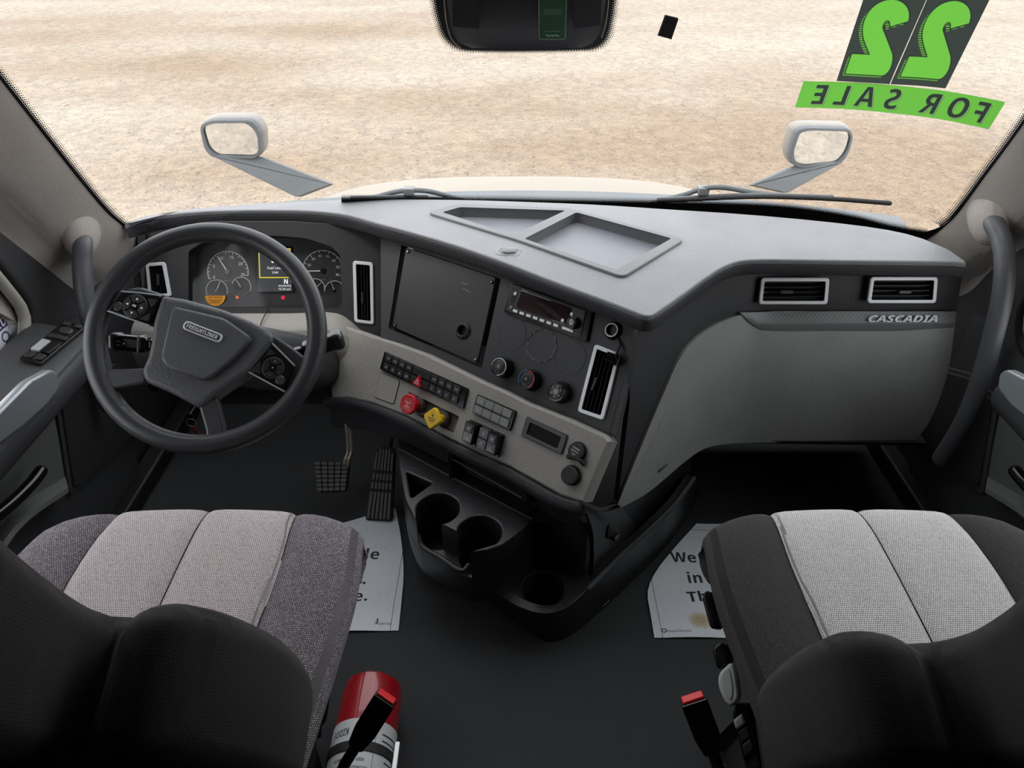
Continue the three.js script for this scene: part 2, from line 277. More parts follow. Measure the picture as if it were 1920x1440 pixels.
// ---------- windshield ----------
{
  const win = struct('window_1', 'curved windshield of the truck cab');
  const grid = []; for (let j = 0; j <= 16; j++) { const y = 1.68 - j / 16 * 1.0; grid.push(Array.from({ length: 25 }, (_, i) => { const x = X0 + (i / 12 - 1) * 1.075; return V(x, y, wsZ(x, y)); })); }
  part(win, 'pane', sheet(grid), M.glass);
  // black ceramic edge printed on the glass, fading out in dots
  const dotC = document.createElement('canvas'); dotC.width = 64; dotC.height = 64; const dx = dotC.getContext('2d'); dx.fillStyle = '#060607';
  for (let r = 0; r < 4; r++) for (let k = -1; k < 5; k++) { const rad = 8.8 - r * 1.75; dx.beginPath(); dx.arc((k + (r % 2 ? 0.5 : 0)) * 16 + 8, r * 16 + 8, rad, 0, 7); dx.fill(); }
  const dotT = new THREE.CanvasTexture(dotC); dotT.wrapS = THREE.RepeatWrapping; dotT.colorSpace = THREE.SRGBColorSpace;
  const dotM = std(0xffffff, 0.5, { map: dotT, alphaTest: 0.5 }), frit = std(0x060607, 0.5);
  const ribbon = (A, B, n, len) => { // between two pixel lines on the glass, 2 mm inside it
    const a = spline2(A, n), b = spline2(B, n), g = [a, b].map((l) => l.map(([px, py]) => wsHit(px, py, 0.003)));
    const s = sheet([g[1], g[1].map((p, i) => p.clone().lerp(g[0][i], 0.5)), g[0]].map((l) => l), 0, true), uv = s.attributes.uv;
    if (len) { let acc = 0; const L = g[0].map((p, i) => (acc += i ? p.distanceTo(g[0][i - 1]) : 0)); for (let j = 0; j < 3; j++) for (let i = 0; i <= n; i++) uv.setXY(j * (n + 1) + i, L[i] / len, j / 2); }
    return s;
  };
  const EL = [[-330, -260], [-150, -30], [0, 163], [79, 264], [148, 351], [198, 409], [232, 437]], ER = [[2250, -215], [2070, 30], [1920, 243], [1854, 332], [1795, 410], [1768, 434], [1730, 446]];
  const shift = (l, dx2, dy2) => l.map(([a, b]) => [a + dx2, b + dy2]);
  const part2 = (n, g, m) => { const q = part(win, n, g, m); q.castShadow = false; };
  part2('printed_edge', ribbon(shift(EL, -16, 6), shift(EL, 9, -9), 40), frit); part2('printed_dots', ribbon(shift(EL, 8.5, -8.5), shift(EL, 19, -19), 40, 0.022), dotM);
  part2('printed_edge', ribbon(shift(ER, 8, -9), shift(ER, -4, -1), 40), frit);
  part2('printed_edge', ribbon(shift(ER, 16, 6), shift(ER, -5, -9), 40), frit);
  part2('printed_dots', ribbon(shift(ER.slice(0, 6), -4.5, -8.5), shift(ER.slice(0, 6), -16, -19), 40, 0.022), dotM);
  const bt = [[640, 373], [866, 374], [1100, 378], [1240, 380], [1384, 383], [1493, 390], [1601, 407], [1673, 425], [1740, 436]], bb = [[640, 384], [866, 390], [1100, 398], [1240, 408], [1384, 418], [1493, 430], [1601, 446], [1690, 458], [1760, 470]];
  part2('printed_edge', ribbon(bb, bt, 40), frit); part2('printed_dots', ribbon(bt, bt.map(([a, b]) => [a, b - 9]), 40, 0.022), dotM);
  const hs = [[806, -60], [816, 0], [822, 30], [835, 68], [862, 90], [900, 94.5], [985, 95], [1080, 93], [1115, 89], [1136, 70], [1146, 30], [1150, 0], [1158, -60]], ctr = [984, -60];
  part2('printed_edge', ribbon(hs, hs.map(([a, b]) => [a + (ctr[0] - a) * 0.12, b + (ctr[1] - b) * 0.12]), 60), frit);
  const grow = (k) => hs.map(([a, b]) => [a + (a - ctr[0]) * k, b + (b - ctr[1]) * k * 0.5]);
  part2('printed_dots', ribbon(hs, grow(0.075), 70, 0.022), dotM);
  // maker's mark etched low in the corner
  const mk = patch([[1733, 386], [1761, 394]], [[1732, 395], [1760, 403]], 2, 2, 0.003);
  part2('glass_mark', mapUV(mk, cell(120, 40, (c, W, H) => { c.strokeStyle = c.fillStyle = '#332c25'; c.lineWidth = 2; c.strokeRect(3, 5, W - 6, 20); c.font = 'bold 17px sans-serif'; c.fillText('X · X X', W / 2, 16); c.fillRect(20, 31, 60, 2); })), M.print);
}
// ---------- outside: hood, cowl, wipers, hood mirrors ----------
const dusty = std(0x6f7477, 0.75, { bumpMap: fineT, bumpScale: 0.0004, map: wearT });
{
  const hood = thing('truck_hood', 'white curved truck hood beyond the windshield', 'hood', V(X0, -0.3, -2.5));
  const hy = (x, z) => { const r = Math.abs(x - X0) / 0.86, d = -2.06 - z; return 0.668 - 0.13 * d - 0.16 * Math.max(0, d - 0.3) ** 2 * 3 - 0.11 * r ** 4 - 0.03 * r * r; };
  const cols = []; for (let i = 0; i <= 16; i++) { const x = X0 + (i / 8 - 1) * 0.9; cols.push(Array.from({ length: 14 }, (_, j) => { const z = -3.1 + j / 13 * 1.04; return V(x, hy(x, z), z); })); }
  part(hood, 'hood_skin', world(hood, loft(cols, 40, 30, 0.02)), std(0x91887a, 0.5));
  for (const s of [-1, 1]) part(hood, 'fender', world(hood, loft([[V(X0 + s * 0.88, 0.5, -2.1), V(X0 + s * 0.92, 0.0, -2.1), V(X0 + s * 0.98, -0.8, -2.1)], [V(X0 + s * 0.88, 0.42, -2.7), V(X0 + s * 0.93, 0.0, -2.75), V(X0 + s * 1.0, -0.8, -2.8)], [V(X0 + s * 0.84, 0.2, -3.1), V(X0 + s * 0.86, 0.0, -3.15), V(X0 + s * 0.9, -0.8, -3.2)]].map((c) => s > 0 ? c : c).sort(() => 0), 16, 12, 0.02)), std(0x91887a, 0.5));
  part(hood, 'hood_bump', world(hood, new THREE.SphereGeometry(0.014, 16, 10).scale(1, 1.3, 1).translate(...atY(991, 369, 0.665).toArray())), std(0xd9d9d8, 0.4));
  const cowl = thing('windshield_cowl', 'grey plastic cowl strip at the foot of the windshield', 'cowl', V(X0, 0.6, -2.0));
  const cc = []; for (let i = 0; i <= 14; i++) { const x = X0 + (i / 7 - 1) * 1.04, zb = wsZ(x, 0.68) - 0.03; cc.push([V(x, 0.70, zb - 0.1), V(x, 0.695, zb - 0.05), V(x, 0.675, zb)]); }
  part(cowl, 'cowl_panel', world(cowl, loft(cc, 40, 6, 0.03)), std(0x767c80, 0.6, { map: wearT }));
  // wipers parked on the glass
  const wiper = (label, blade, armPts, joint) => {
    const w = thing('windshield_wiper', label, 'wiper', wsHit(joint[0], joint[1], -0.03));
    part(w, 'blade', world(w, tube(blade.map(([a, b]) => wsHit(a, b, -0.02)), 0.006)), M.rubber);
    part(w, 'blade_spine', world(w, tube(blade.slice(0, -1).map(([a, b]) => wsHit(a, b - 4, -0.03)), 0.005)), dusty);
    part(w, 'arm', world(w, tube(armPts.map(([a, b]) => wsHit(a, b, -0.045)), 0.007)), dusty);
    part(w, 'joint', world(w, rbox(0.03, 0.022, 0.03, 0.004).translate(...wsHit(joint[0], joint[1], -0.045).toArray())), M.cap);
  };
  wiper('left wiper with a short hooked arm behind the driver side of the dash', [[660, 374], [720, 373], [800, 373], [865, 375]], [[700, 371], [740, 360], [768, 357], [800, 358], [835, 366], [865, 375]], [767, 358]);
  wiper('long right wiper lying across the passenger side of the windshield', [[1235, 377], [1420, 369], [1560, 373], [1668, 381]], [[1225, 379], [1280, 366], [1318, 354], [1350, 351], [1420, 362], [1470, 367]], [1318, 357]);
  // hood mirrors
  const mir = (label, q, arm, glassPx, yaw) => {
    const c = q.reduce((a, p) => [a[0] + p[0] / q.length, a[1] + p[1] / q.length], [0, 0]), o = along(c[0], c[1], 2.62), fr = new Frame(o, nrm(-7, yaw)), t = thing('hood_mirror', label, 'mirror', fr);
    part(t, 'housing', ext(roundPoly(fr.poly(q), 0.05, 6), 0.07, { b: 0.025, bs: 5, z: -0.07 }), std(0x908c86, 0.5));
    part(t, 'bezel', ext(roundPoly(inset(fr.poly(q), 0.004), 0.045, 6), 0.03, { b: 0.006, z: -0.02, holes: [roundPoly(inset(fr.poly(glassPx), -0.005), 0.035, 6)] }), dusty);
    const gl = roundPoly(fr.poly(glassPx), 0.035, 6); part(t, 'mirror_glass', ext(inset(gl, -0.008), 0.006, { b: 0.002, z: -0.004 }), M.mirror);
    const f2 = new Frame(o.clone().add(V(0, 0, -0.03)), nrm(20, 0)), ap = arm.map(([a, b]) => fr.of(f2.hit(a, b)));
    part(t, 'arm', world(t, ext(roundPoly(f2.poly(arm), 0.01), 0.05, { b: 0.004, bs: 2, z: -0.05 }).applyMatrix4(new THREE.Matrix4().makeBasis(f2.ux, f2.uy, f2.n).setPosition(f2.o))), dusty);
  };
  mir('hood mirror on the driver side, left of the hood', [[372, 232], [395, 221], [475, 221], [492, 245], [494, 285], [482, 299], [400, 297], [383, 280]], [[396, 292], [484, 292], [622, 345], [556, 370]], [[381, 238], [398, 229], [465, 228], [484, 247], [487, 282], [477, 292], [408, 290], [392, 276]], 8);
  mir('hood mirror on the passenger side, right of the hood', [[1490, 240], [1512, 235], [1592, 237], [1601, 250], [1593, 285], [1575, 310], [1500, 317], [1480, 308], [1476, 285]], [[1500, 308], [1582, 304], [1476, 362], [1408, 347]], [[1497, 247], [1515, 242], [1586, 244], [1594, 254], [1586, 283], [1570, 303], [1505, 310], [1489, 302], [1485, 284]], -8);
}
// ---------- stickers and sensor housing on the windshield ----------
{
  const two = (c, W, H) => { // a fat mirrored numeral with a hatched drop edge
    c.fillStyle = '#3d4541'; c.fillRect(0, 0, W, H); c.translate(W, 0); c.scale(-1, 1);
    const path = (dx, dy) => { const S = (x, y) => [x * W + dx, y * H + dy]; c.beginPath(); c.moveTo(...S(0.14, 0.28)); c.bezierCurveTo(...S(0.2, 0.02), ...S(0.84, -0.02), ...S(0.86, 0.27)); c.bezierCurveTo(...S(0.87, 0.45), ...S(0.66, 0.56), ...S(0.56, 0.66)); c.lineTo(...S(0.88, 0.66)); c.lineTo(...S(0.88, 0.9)); c.lineTo(...S(0.2, 0.9)); c.bezierCurveTo(...S(0.06, 0.88), ...S(0.1, 0.7), ...S(0.2, 0.62)); c.lineTo(...S(0.52, 0.36)); c.bezierCurveTo(...S(0.56, 0.27), ...S(0.44, 0.24), ...S(0.4, 0.34)); c.closePath(); };
    c.fillStyle = '#6fc046'; path(W * 0.05, H * 0.035); c.fill(); c.save(); c.clip(); c.fillStyle = '#2c3531'; for (let k = 0; k < 60; k++) c.fillRect(0, k * H / 40, W, H / 100); c.restore();
    c.strokeStyle = '#2c3531'; c.lineWidth = W * 0.035; path(0, 0); c.stroke(); c.fillStyle = '#78cf4a'; c.fill();
  };
  const mk = (label, T, B) => { const t = thing('number_sticker', label, 'sticker', wsHit((T[0][0] + B[1][0]) / 2, 80, 0.004)); const m = part(t, 'film', mapUV(world(t, patch(T, B, 6, 8, 0.004)), cell(240, 330, two)), M.film); m.castShadow = false; };
  mk('green numeral 2 on a dark card, the one nearer the cab middle', [[1621, -14], [1680, -14], [1740, -13]], [[1567, 151], [1616, 154], [1666, 157]]);
  mk('green numeral 2 on a dark card, the one nearer the right pillar', [[1741, -13], [1800, -12], [1858, -11]], [[1668, 157], [1720, 160], [1771, 165]]);
  const t = thing('for_sale_banner', 'curved lime green FOR SALE banner under the two numerals', 'sticker', wsHit(1685, 195, 0.005));
  const m = part(t, 'film', mapUV(world(t, patch([[1505, 151], [1590, 153], [1666, 158], [1775, 170], [1882, 190]], [[1489, 200], [1580, 203], [1673, 211], [1765, 223], [1851, 241]], 16, 4, 0.006)), cell(760, 110, (c, W, H) => {
    c.fillStyle = '#72c648'; c.fillRect(0, 0, W, H); c.translate(W, 0); c.scale(-1, 1); c.font = 'bold 112px sans-serif';
    [...'FOR SALE'].forEach((ch, i) => { const x = [62, 150, 252, 0, 400, 500, 592, 678][i]; for (const [d, col] of [[5, '#4c6a41'], [2.5, '#a9d98f'], [0, '#303c35']]) { c.fillStyle = col; c.fillText(ch, x - d, H / 2 + d * 0.8); } });
  })), M.film); m.castShadow = false;
  const tag = thing('toll_tag_pad', 'small black rectangular pad stuck high on the windshield', 'pad', wsHit(1251, 50, 0.006));
  part(tag, 'pad', world(tag, patch([[1247, 29], [1270, 34]], [[1233, 65], [1257, 72]], 3, 3, 0.012)).applyMatrix4(new THREE.Matrix4()), M.deep);
  part(tag, 'adhesive', world(tag, patch([[1246, 27], [1271, 33]], [[1232, 66], [1258, 73]], 3, 3, 0.004)), std(0x777063, 0.8));
  // camera housing behind the top of the glass
  const hs = thing('camera_housing', 'black driver assistance camera housing at the top of the windshield', 'sensor housing', wsHit(985, 40, 0.02));
  const rows = [[-40, 833, 1141], [0, 834, 1140], [30, 838, 1136], [60, 845, 1128], [80, 860, 1112], [90, 885, 1090]];
  part(hs, 'cover', world(hs, sheet(rows.map(([y, a, b]) => Array.from({ length: 13 }, (_, i) => { const k = i / 12, e = Math.min(1, Math.sin(k * Math.PI) * 3), d = 0.012 + 0.04 * e * (y > 70 ? 0.4 : y > 50 ? 0.8 : 1); return wsHit(a + (b - a) * k, y, d); })), 0.004)), std(0x1b1b1d, 0.5));
  for (const [a, b] of [[848, 898], [1074, 1128]]) part(hs, 'recess_flap', world(hs, sheet([[0, a, b], [50, a + 1, b + (a < 900 ? 0 : -2)]].map(([y, p, q]) => [0, 1, 2].map((i) => wsHit(p + (q - p) * i / 2, y + (y ? (a < 900 ? i * 2 : 4 - i * 3) : 0), 0.058))), 0.003)), std(0x222225, 0.5));
  part(hs, 'edge_strip', world(hs, tube([[832, -20], [834, 10], [838, 45], [848, 75], [864, 90]].map(([a, b]) => wsHit(a, b, 0.014)), 0.0014)), std(0xb9a898, 0.5));
  part(hs, 'edge_strip', world(hs, tube([[1141, -20], [1140, 10], [1135, 45], [1128, 70]].map(([a, b]) => wsHit(a, b, 0.014)), 0.0014)), std(0xb9a898, 0.5));
  const gs = thing('green_sticker', 'green information sticker with a grey border on the camera housing', 'sticker', wsHit(1033, 30, 0.062));
  const gm = part(gs, 'film', mapUV(world(gs, patch([[1007, -40], [1060, -40]], [[1008, 65], [1057, 65]], 2, 2, 0.066)), cell(110, 220, (c, W, H) => {
    c.fillStyle = '#9aa39c'; c.beginPath(); c.roundRect(0, -20, W, H + 18, 12); c.fill(); c.fillStyle = '#1d5a33'; c.beginPath(); c.roundRect(4, -20, W - 8, H + 14, 9); c.fill();
    c.fillStyle = '#7fa48b'; for (const y of [96, 102, 108, 114]) c.fillRect(20, y, 72, 2); c.fillRect(24, 182, 64, 2); c.fillStyle = '#cfe0d4'; for (let k = 0; k < 9; k++) c.fillRect(30 + k * 6, 196 + (k % 3), 4, 7 - (k % 2) * 2);
  })), M.print); gm.castShadow = false;
}
// ---------- A pillars ----------
for (const side of [-1, 1]) {
  const flip = side < 0 ? (p) => p : mirrorX, t = struct(side < 0 ? 'trim_1' : 'trim_2', side < 0 ? 'driver side windshield pillar trim' : 'passenger side windshield pillar trim');
  const E = side < 0 ? [[-330, -260], [-150, -30], [0, 160], [79, 260], [148, 346], [198, 404], [236, 436], [262, 470]].map(([a, b]) => wsHit(a, b, 0.012)) : [[2250, -215], [2070, 30], [1920, 243], [1854, 332], [1795, 410], [1766, 436], [1720, 470], [1700, 500]].map(([a, b]) => wsHit(a, b, 0.012));
  const ys = E.map((p) => p.y), xo = side < 0 ? XL : XR;
  const c1 = E.map((p) => V(p.x - side * -0.0 + side * 0.055, p.y - 0.03, p.z + 0.075)), c2 = E.map((p) => V(p.x + side * 0.1, p.y - 0.06, p.z + 0.1)), c3 = E.map((p) => V(xo + side * 0.01, p.y - 0.08, p.z + 0.14)), c4 = E.map((p) => V(xo + side * 0.01, p.y - 0.1, p.z + 0.3));
  const cols = [E.map((p) => V(p.x - side * 0.0, p.y, p.z - 0.03)), E, c1, c2, c3, c4];
  part(t, 'pillar_trim', loft(side < 0 ? cols.slice().reverse() : cols, 30, 40, 0.012), M.pillar);
}
// ---------- dashboard ----------
const FA = new Frame(V(0, 0.72, -1.79), nrm(30)), FB = new Frame(V(-0.03, 0.715, -1.54), nrm(34, 38.4)), FC = FB.off(0.03), FG = new Frame(V(0, 0.715, -1.54), nrm(15));
const sA = V(0.278, 0.70, -1.262), sB = V(0.17, 0.36, -1.072), FS = new Frame(sA, V(0.69, 0, -0.72).cross(sA.clone().sub(sB)).multiplyScalar(-1));
if (FS.n.x < 0) FS.n.multiplyScalar(-1);
// where a line of sight meets the passenger side of the dash: the side of the centre stack and the glove box face, with a rounded inner corner
function sideHit(px, py, out = 0) {
  const a = tPlane(px, py, FS.o, FS.n), b = tPlane(px, py, FG.o, FG.n), k = 0.14, h = Math.max(0, Math.min(1, 0.5 + 0.5 * (b - a) / k));
  return along(px, py, b + (a - b) * h - k * h * (1 - h) - out);
}
const dash = thing('dashboard', 'grey and black truck dashboard running under the windshield', 'dashboard', V(X0, 0, -1.75));
const D = (n, g, m, l) => part(dash, n, world(dash, g), m, l);
const onFrame = (f, g) => g.applyMatrix4(new THREE.Matrix4().makeBasis(f.ux, f.uy, f.n).setPosition(f.o));
const vents = {};
{
  // top pad with the storage tray cut into it
  const T = HF(0.75), front = [[233, 421], [262, 410], [292, 404], [401, 395], [547, 394], [640, 401], [713, 420], [833, 453], [933, 487], [1033, 526], [1133, 563], [1190, 585]], corner = [[1204, 590], [1219, 592], [1232, 586]], right = [[1279, 553], [1326, 519], [1366, 496], [1413, 487], [1556, 488], [1793, 491]], tip = [[1814, 494]];
  const back = [[1790, 474], [1709, 440], [1601, 421], [1420, 403], [1240, 391], [1114, 383], [990, 378], [850, 374], [660, 374], [440, 384], [328, 396], [262, 408]];
  const outline = [...spline2(T.poly([...front, ...corner, ...right]), 70), ...T.poly([[1812, 493], [1809, 488]]), ...spline2(T.poly([[1780, 468], ...back.slice(1)]), 30)];
  const rimO = roundPoly(T.poly([[800, 402], [858, 385], [1072, 394], [1284, 452], [1168, 524], [968, 453]]), 0.022, 6);
  const wellL = roundPoly(T.poly([[826, 402], [862, 391.5], [1064, 398], [964, 446]]), 0.012, 5), wellR = roundPoly(T.poly([[1080, 401], [1262, 451], [1156, 512], [980, 452]]), 0.012, 5);
  D('top_pad', onFrame(HF(0.737), ext(outline, 0.013, { b: 0.004, bs: 4, holes: [inset(rimO, 0.005)] })), M.pad);
  D('front_roll', onFrame(HF(0.711), ext(outline, 0.0275, { b: 0.004, bs: 4, holes: [inset(rimO, 0.005)] })), M.lip);
  D('tray_rim', onFrame(HF(0.716), ext(rimO, 0.04, { b: 0.003, bs: 3, holes: [wellL, wellR] })), std(0x66676a, 0.4, { bumpMap: fineT, bumpScale: 0.0002 }));
  D('tray_floor', onFrame(HF(0.722), ext(inset(rimO, 0.008), 0.006, { smooth: 0 })), std(0x7c7f86, 0.38, { map: wearT, bumpMap: fineT, bumpScale: 0.0002 }));
  // driver panel around the instruments
  const lipA = [[241, 436], [300, 424], [401, 414], [547, 414], [640, 421], [713, 433]];
  const clusterHole = FA.poly([[352, 578], [352, 470], [380, 452], [440, 441], [515, 440], [573, 445], [623, 461], [639, 477], [643, 571], [637, 579]]);
  vents.left = [[274, 494], [311, 491], [323, 556], [280, 558]]; vents.mid = [[662, 489], [700, 492], [702, 609], [665, 604]];
  const vh = (f, q) => inset(f.poly(q), 0.006);
  D('instrument_panel', onFrame(FA, ext(FA.poly([...lipA, [713, 640], [690, 630], [660, 605], [636, 592], [420, 592], [258, 600]]), 0.02, { b: 0.002, z: -0.02, holes: [roundPoly(clusterHole, 0.01, 3), vh(FA, vents.left), vh(FA, vents.mid)] })), M.panel);
  D('instrument_hood', onFrame(FA, ext(inset(roundPoly(clusterHole, 0.012, 3), -0.003), 0.05, { z: -0.055, smooth: 0, holes: [inset(roundPoly(clusterHole, 0.012, 3), 0.003)] })), M.black);
  D('side_cap', loft([[V(-1.02, 0.72, -1.8), V(-1.02, 0.5, -1.7), V(-1.02, 0.3, -1.62)], [V(-0.985, 0.72, -1.76), V(-0.99, 0.5, -1.67), V(-0.99, 0.3, -1.6)]], 2, 8, 0.02), M.black);
  // centre stack
  const plate = FB.poly([[752, 457], [941, 521], [904, 693], [727, 617]]);
  vents.stack = [[1117, 645], [1165, 664], [1133, 789], [1084, 772]];
  const bOut = FB.poly([[713, 436], [833, 473], [933, 506], [1033, 546], [1100, 570], [1197, 610], [1143, 817], [1100, 850], [800, 740], [713, 690]]);
  D('centre_stack_panel', onFrame(FB, ext(bOut, 0.025, { b: 0.002, z: -0.025, holes: [roundPoly(plate, 0.008, 3), vh(FB, vents.stack)] })), M.panel);
  D('screen_recess', onFrame(FB, ext(inset(roundPoly(plate, 0.008, 3), -0.004), 0.018, { z: -0.022, smooth: 0, holes: [inset(roundPoly(plate, 0.008, 3), 0.0025)] })), M.black);
  D('edge_strip', onFrame(FB, ext(FB.poly([[1197, 609], [1210, 611], [1157, 820], [1144, 816]]), 0.012, { b: 0.002, z: -0.008 })), grained(0x3a3b3d, 0.6, 0.0012));
  // grey switch panel below it
  const cTop = [[612, 598], [650, 612], [700, 630], [737, 641], [796, 662], [900, 713], [940, 730], [990, 755], [1068, 786], [1132, 816]], cBot = [[1142, 828], [1094, 943], [1052, 930], [956, 876], [860, 832], [761, 780], [700, 757], [655, 747], [622, 747]];
  const recess = roundPoly(FC.poly([[765, 729], [866, 778], [853, 818], [752, 769]]), 0.01, 4);
  D('switch_panel', onFrame(FC, ext(FC.poly([...cTop, ...cBot, [614, 680]]), 0.05, { b: 0.006, bs: 4, z: -0.05, holes: [recess] })), M.grey);
  D('valve_recess', onFrame(FC, ext(inset(recess, -0.003), 0.03, { z: -0.042, smooth: 0 })), grained(0x6f6a66, 0.5, 0.0002));
  D('lower_roll', tube([[618, 752], [655, 752], [700, 764], [761, 788], [860, 841], [956, 886], [1052, 940], [1088, 950]].map(([a, b]) => FC.off(-0.018).hit(a, b)), 0.019, { seg: 60 }), M.lip);
  D('lower_skirt', loft([[[618, 760], [622, 800]], [[700, 770], [705, 812]], [[761, 795], [765, 832]], [[860, 848], [862, 880]], [[956, 893], [955, 925]], [[1088, 955], [1080, 975]]].map(([a, b]) => [FC.off(-0.03).hit(...a), FC.off(-0.075).hit(...b)]), 30, 4, 0.01), M.lip);
  { const bc = FC.poly([[714, 699], [750, 713], [739, 758], [702, 744]]); D('cover_gap', onFrame(FC, ext(roundPoly(inset(bc, -0.0012), 0.009, 4), 0.0012, { smooth: 0 })), M.deep); D('blank_cover', onFrame(FC, ext(roundPoly(bc, 0.008, 4), 0.0024, { b: 0.0008 })), M.grey); }
  D('knee_panel', loft([[-1.0, 0], [-0.8, 0], [-0.6, 0], [-0.47, 0], [-0.43, 0.02], [-0.39, 0.055]].map(([x, d]) => [V(x, 0.514 - d, -1.685 + d * 0.4), V(x, 0.502 - d, -1.615), V(x, 0.467 - d, -1.585), V(x, 0.40 - d * 0.6, -1.58), V(x, 0.335, -1.60), V(x, 0.31, -1.7)]), 20, 24, 0.012), M.grey);
  D('knee_seam', tube([V(-0.655, 0.523, -1.675), V(-0.66, 0.508, -1.613), V(-0.663, 0.472, -1.583)], 0.0015, { seg: 8, rs: 6 }), M.deep);
  // passenger side: dark band with the outlets, grey glove box with its wing, carbon strip
  const lipB = [[1806, 506], [1690, 504], [1560, 502], [1440, 501], [1400, 501], [1366, 505], [1318, 535], [1270, 572], [1228, 604], [1198, 613]], gTop = [[1793, 584], [1690, 584], [1560, 584], [1450, 584], [1418, 587], [1378, 594], [1328, 618], [1281, 662], [1240, 748], [1158, 945]];
  const gBot = [[1714, 829], [1640, 829], [1530, 830], [1430, 830], [1370, 832], [1322, 841], [1284, 866], [1248, 897], [1213, 925], [1166, 952]];
  const mid = (a, b, k) => a.map(([x, y], i) => [x + (b[i][0] - x) * k, y + (b[i][1] - y) * k]);
  const bandC = lipB.map((_, i) => [0, 0.33, 0.66, 1].map((k) => sideHit(...mid(lipB, gTop, k)[i], k > 0.9 ? -0.004 : 0))).reverse();
  D('upper_band', loft(bandC, 50, 8, 0.012), M.trim);
  const rightCurve = [[1793, 584], [1789, 622], [1779, 690], [1763, 745], [1740, 795], [1714, 829]];
  const gl = gTop.map((_, i) => Array.from({ length: 6 }, (_, j) => { const k = j / 5, p = i === 0 ? rightCurve[j] : mid(gTop, gBot, k)[i]; return sideHit(p[0], p[1], 0.012 + 0.02 * Math.sin(Math.min(1, k * 1.0) * Math.PI) * (i < 6 ? 1 : 0.4)); })).reverse();
  D('glove_box', loft(gl, 60, 24, 0.02), M.glove);
  const carbT = tex(64, (x, y) => { const k = ((x + y) % 16) / 16; return (k < 0.5 ? 0.75 : 0.5) + ((x - y + 64) % 32 < 16 ? 0.12 : 0); }, true, 0.02);
  const stripC = [[[1388, 586], [1408, 606], [1428, 620]], [[1440, 585], [1442, 604], [1445, 621]], [[1560, 584], [1560, 604], [1559, 621]], [[1690, 584], [1689, 603], [1687, 621]], [[1792, 584], [1790, 603], [1787, 621]]].map((c) => c.map(([a, b], j) => sideHit(a, b, [0.014, 0.022, 0.021][j])));
  D('carbon_strip', loft(stripC, 24, 8, 0.006), std(0x8e9192, 0.4, { map: carbT }));
  D('lower_kick_panel', loft([[V(0.5, 0.30, -1.62), V(0.5, 0.06, -1.72)], [V(1.1, 0.30, -1.62), V(1.1, 0.06, -1.72)]], 4, 4, 0.01), std(0x222326, 0.7));
  D('under_shelf', loft([[V(0.42, 0.31, -1.68), V(0.42, 0.28, -1.42)], [V(1.06, 0.31, -1.68), V(1.06, 0.285, -1.40)]], 4, 2, 0.01), M.dark);
  // light sensor on the pad, with old glue around it
  const sf = HF(0.75).at(954, 472); D('light_sensor', onFrame(sf, cyl(0.02, 0.018, 0.005, 24, 0.002).scale(1, 0.8, 1)), std(0x6f7073, 0.5));
  for (let k = 0; k < 14; k++) { const a = k / 14 * 6.283, q = 0.024 + rnd() * 0.007; D('glue_trace', onFrame(sf, ext(roundPoly([[-0.006, -0.0012], [0.006, -0.0016], [0.005, 0.0014], [-0.006, 0.001]], 0.001, 2), 0.0012, {}).rotateZ(a + 1.57 + rnd() * 0.6).translate(q * Math.cos(a), q * 0.8 * Math.sin(a), 0)), std(0xa7a8a8, 0.4)); }
  // raised maker lettering on the carbon strip
  const a = sideHit(1624, 600, 0.024), b = sideHit(1755, 598, 0.024), f = new Frame(a, FG.n), len = a.distanceTo(b);
  const tg = new TextGeometry('CASCADIA', { font, size: 0.02, depth: 0.004, curveSegments: 3, bevelEnabled: false }); tg.computeBoundingBox(); tg.scale(len / (tg.boundingBox.max.x - tg.boundingBox.min.x), 0.8, 1);
  tg.applyMatrix4(new THREE.Matrix4().set(1, 0.3, 0, 0, 0, 1, 0, -0.004, 0, 0, 1, 0, 0, 0, 0, 1));
  const letters = thing('model_lettering', 'chrome slanted lettering CASCADIA on the carbon strip', 'lettering', f); part(letters, 'letters', tg, M.silver);
  const ab = sideHit(1243, 878, 0.012 + 0.012), af = new Frame(ab, FS.n); const at = new TextGeometry('AIRBAG', { font, size: 0.007, depth: 0.0008, curveSegments: 2, bevelEnabled: false }); at.center(); D('embossed_mark', onFrame(af, at), std(0x4b4c4a, 0.5));
}
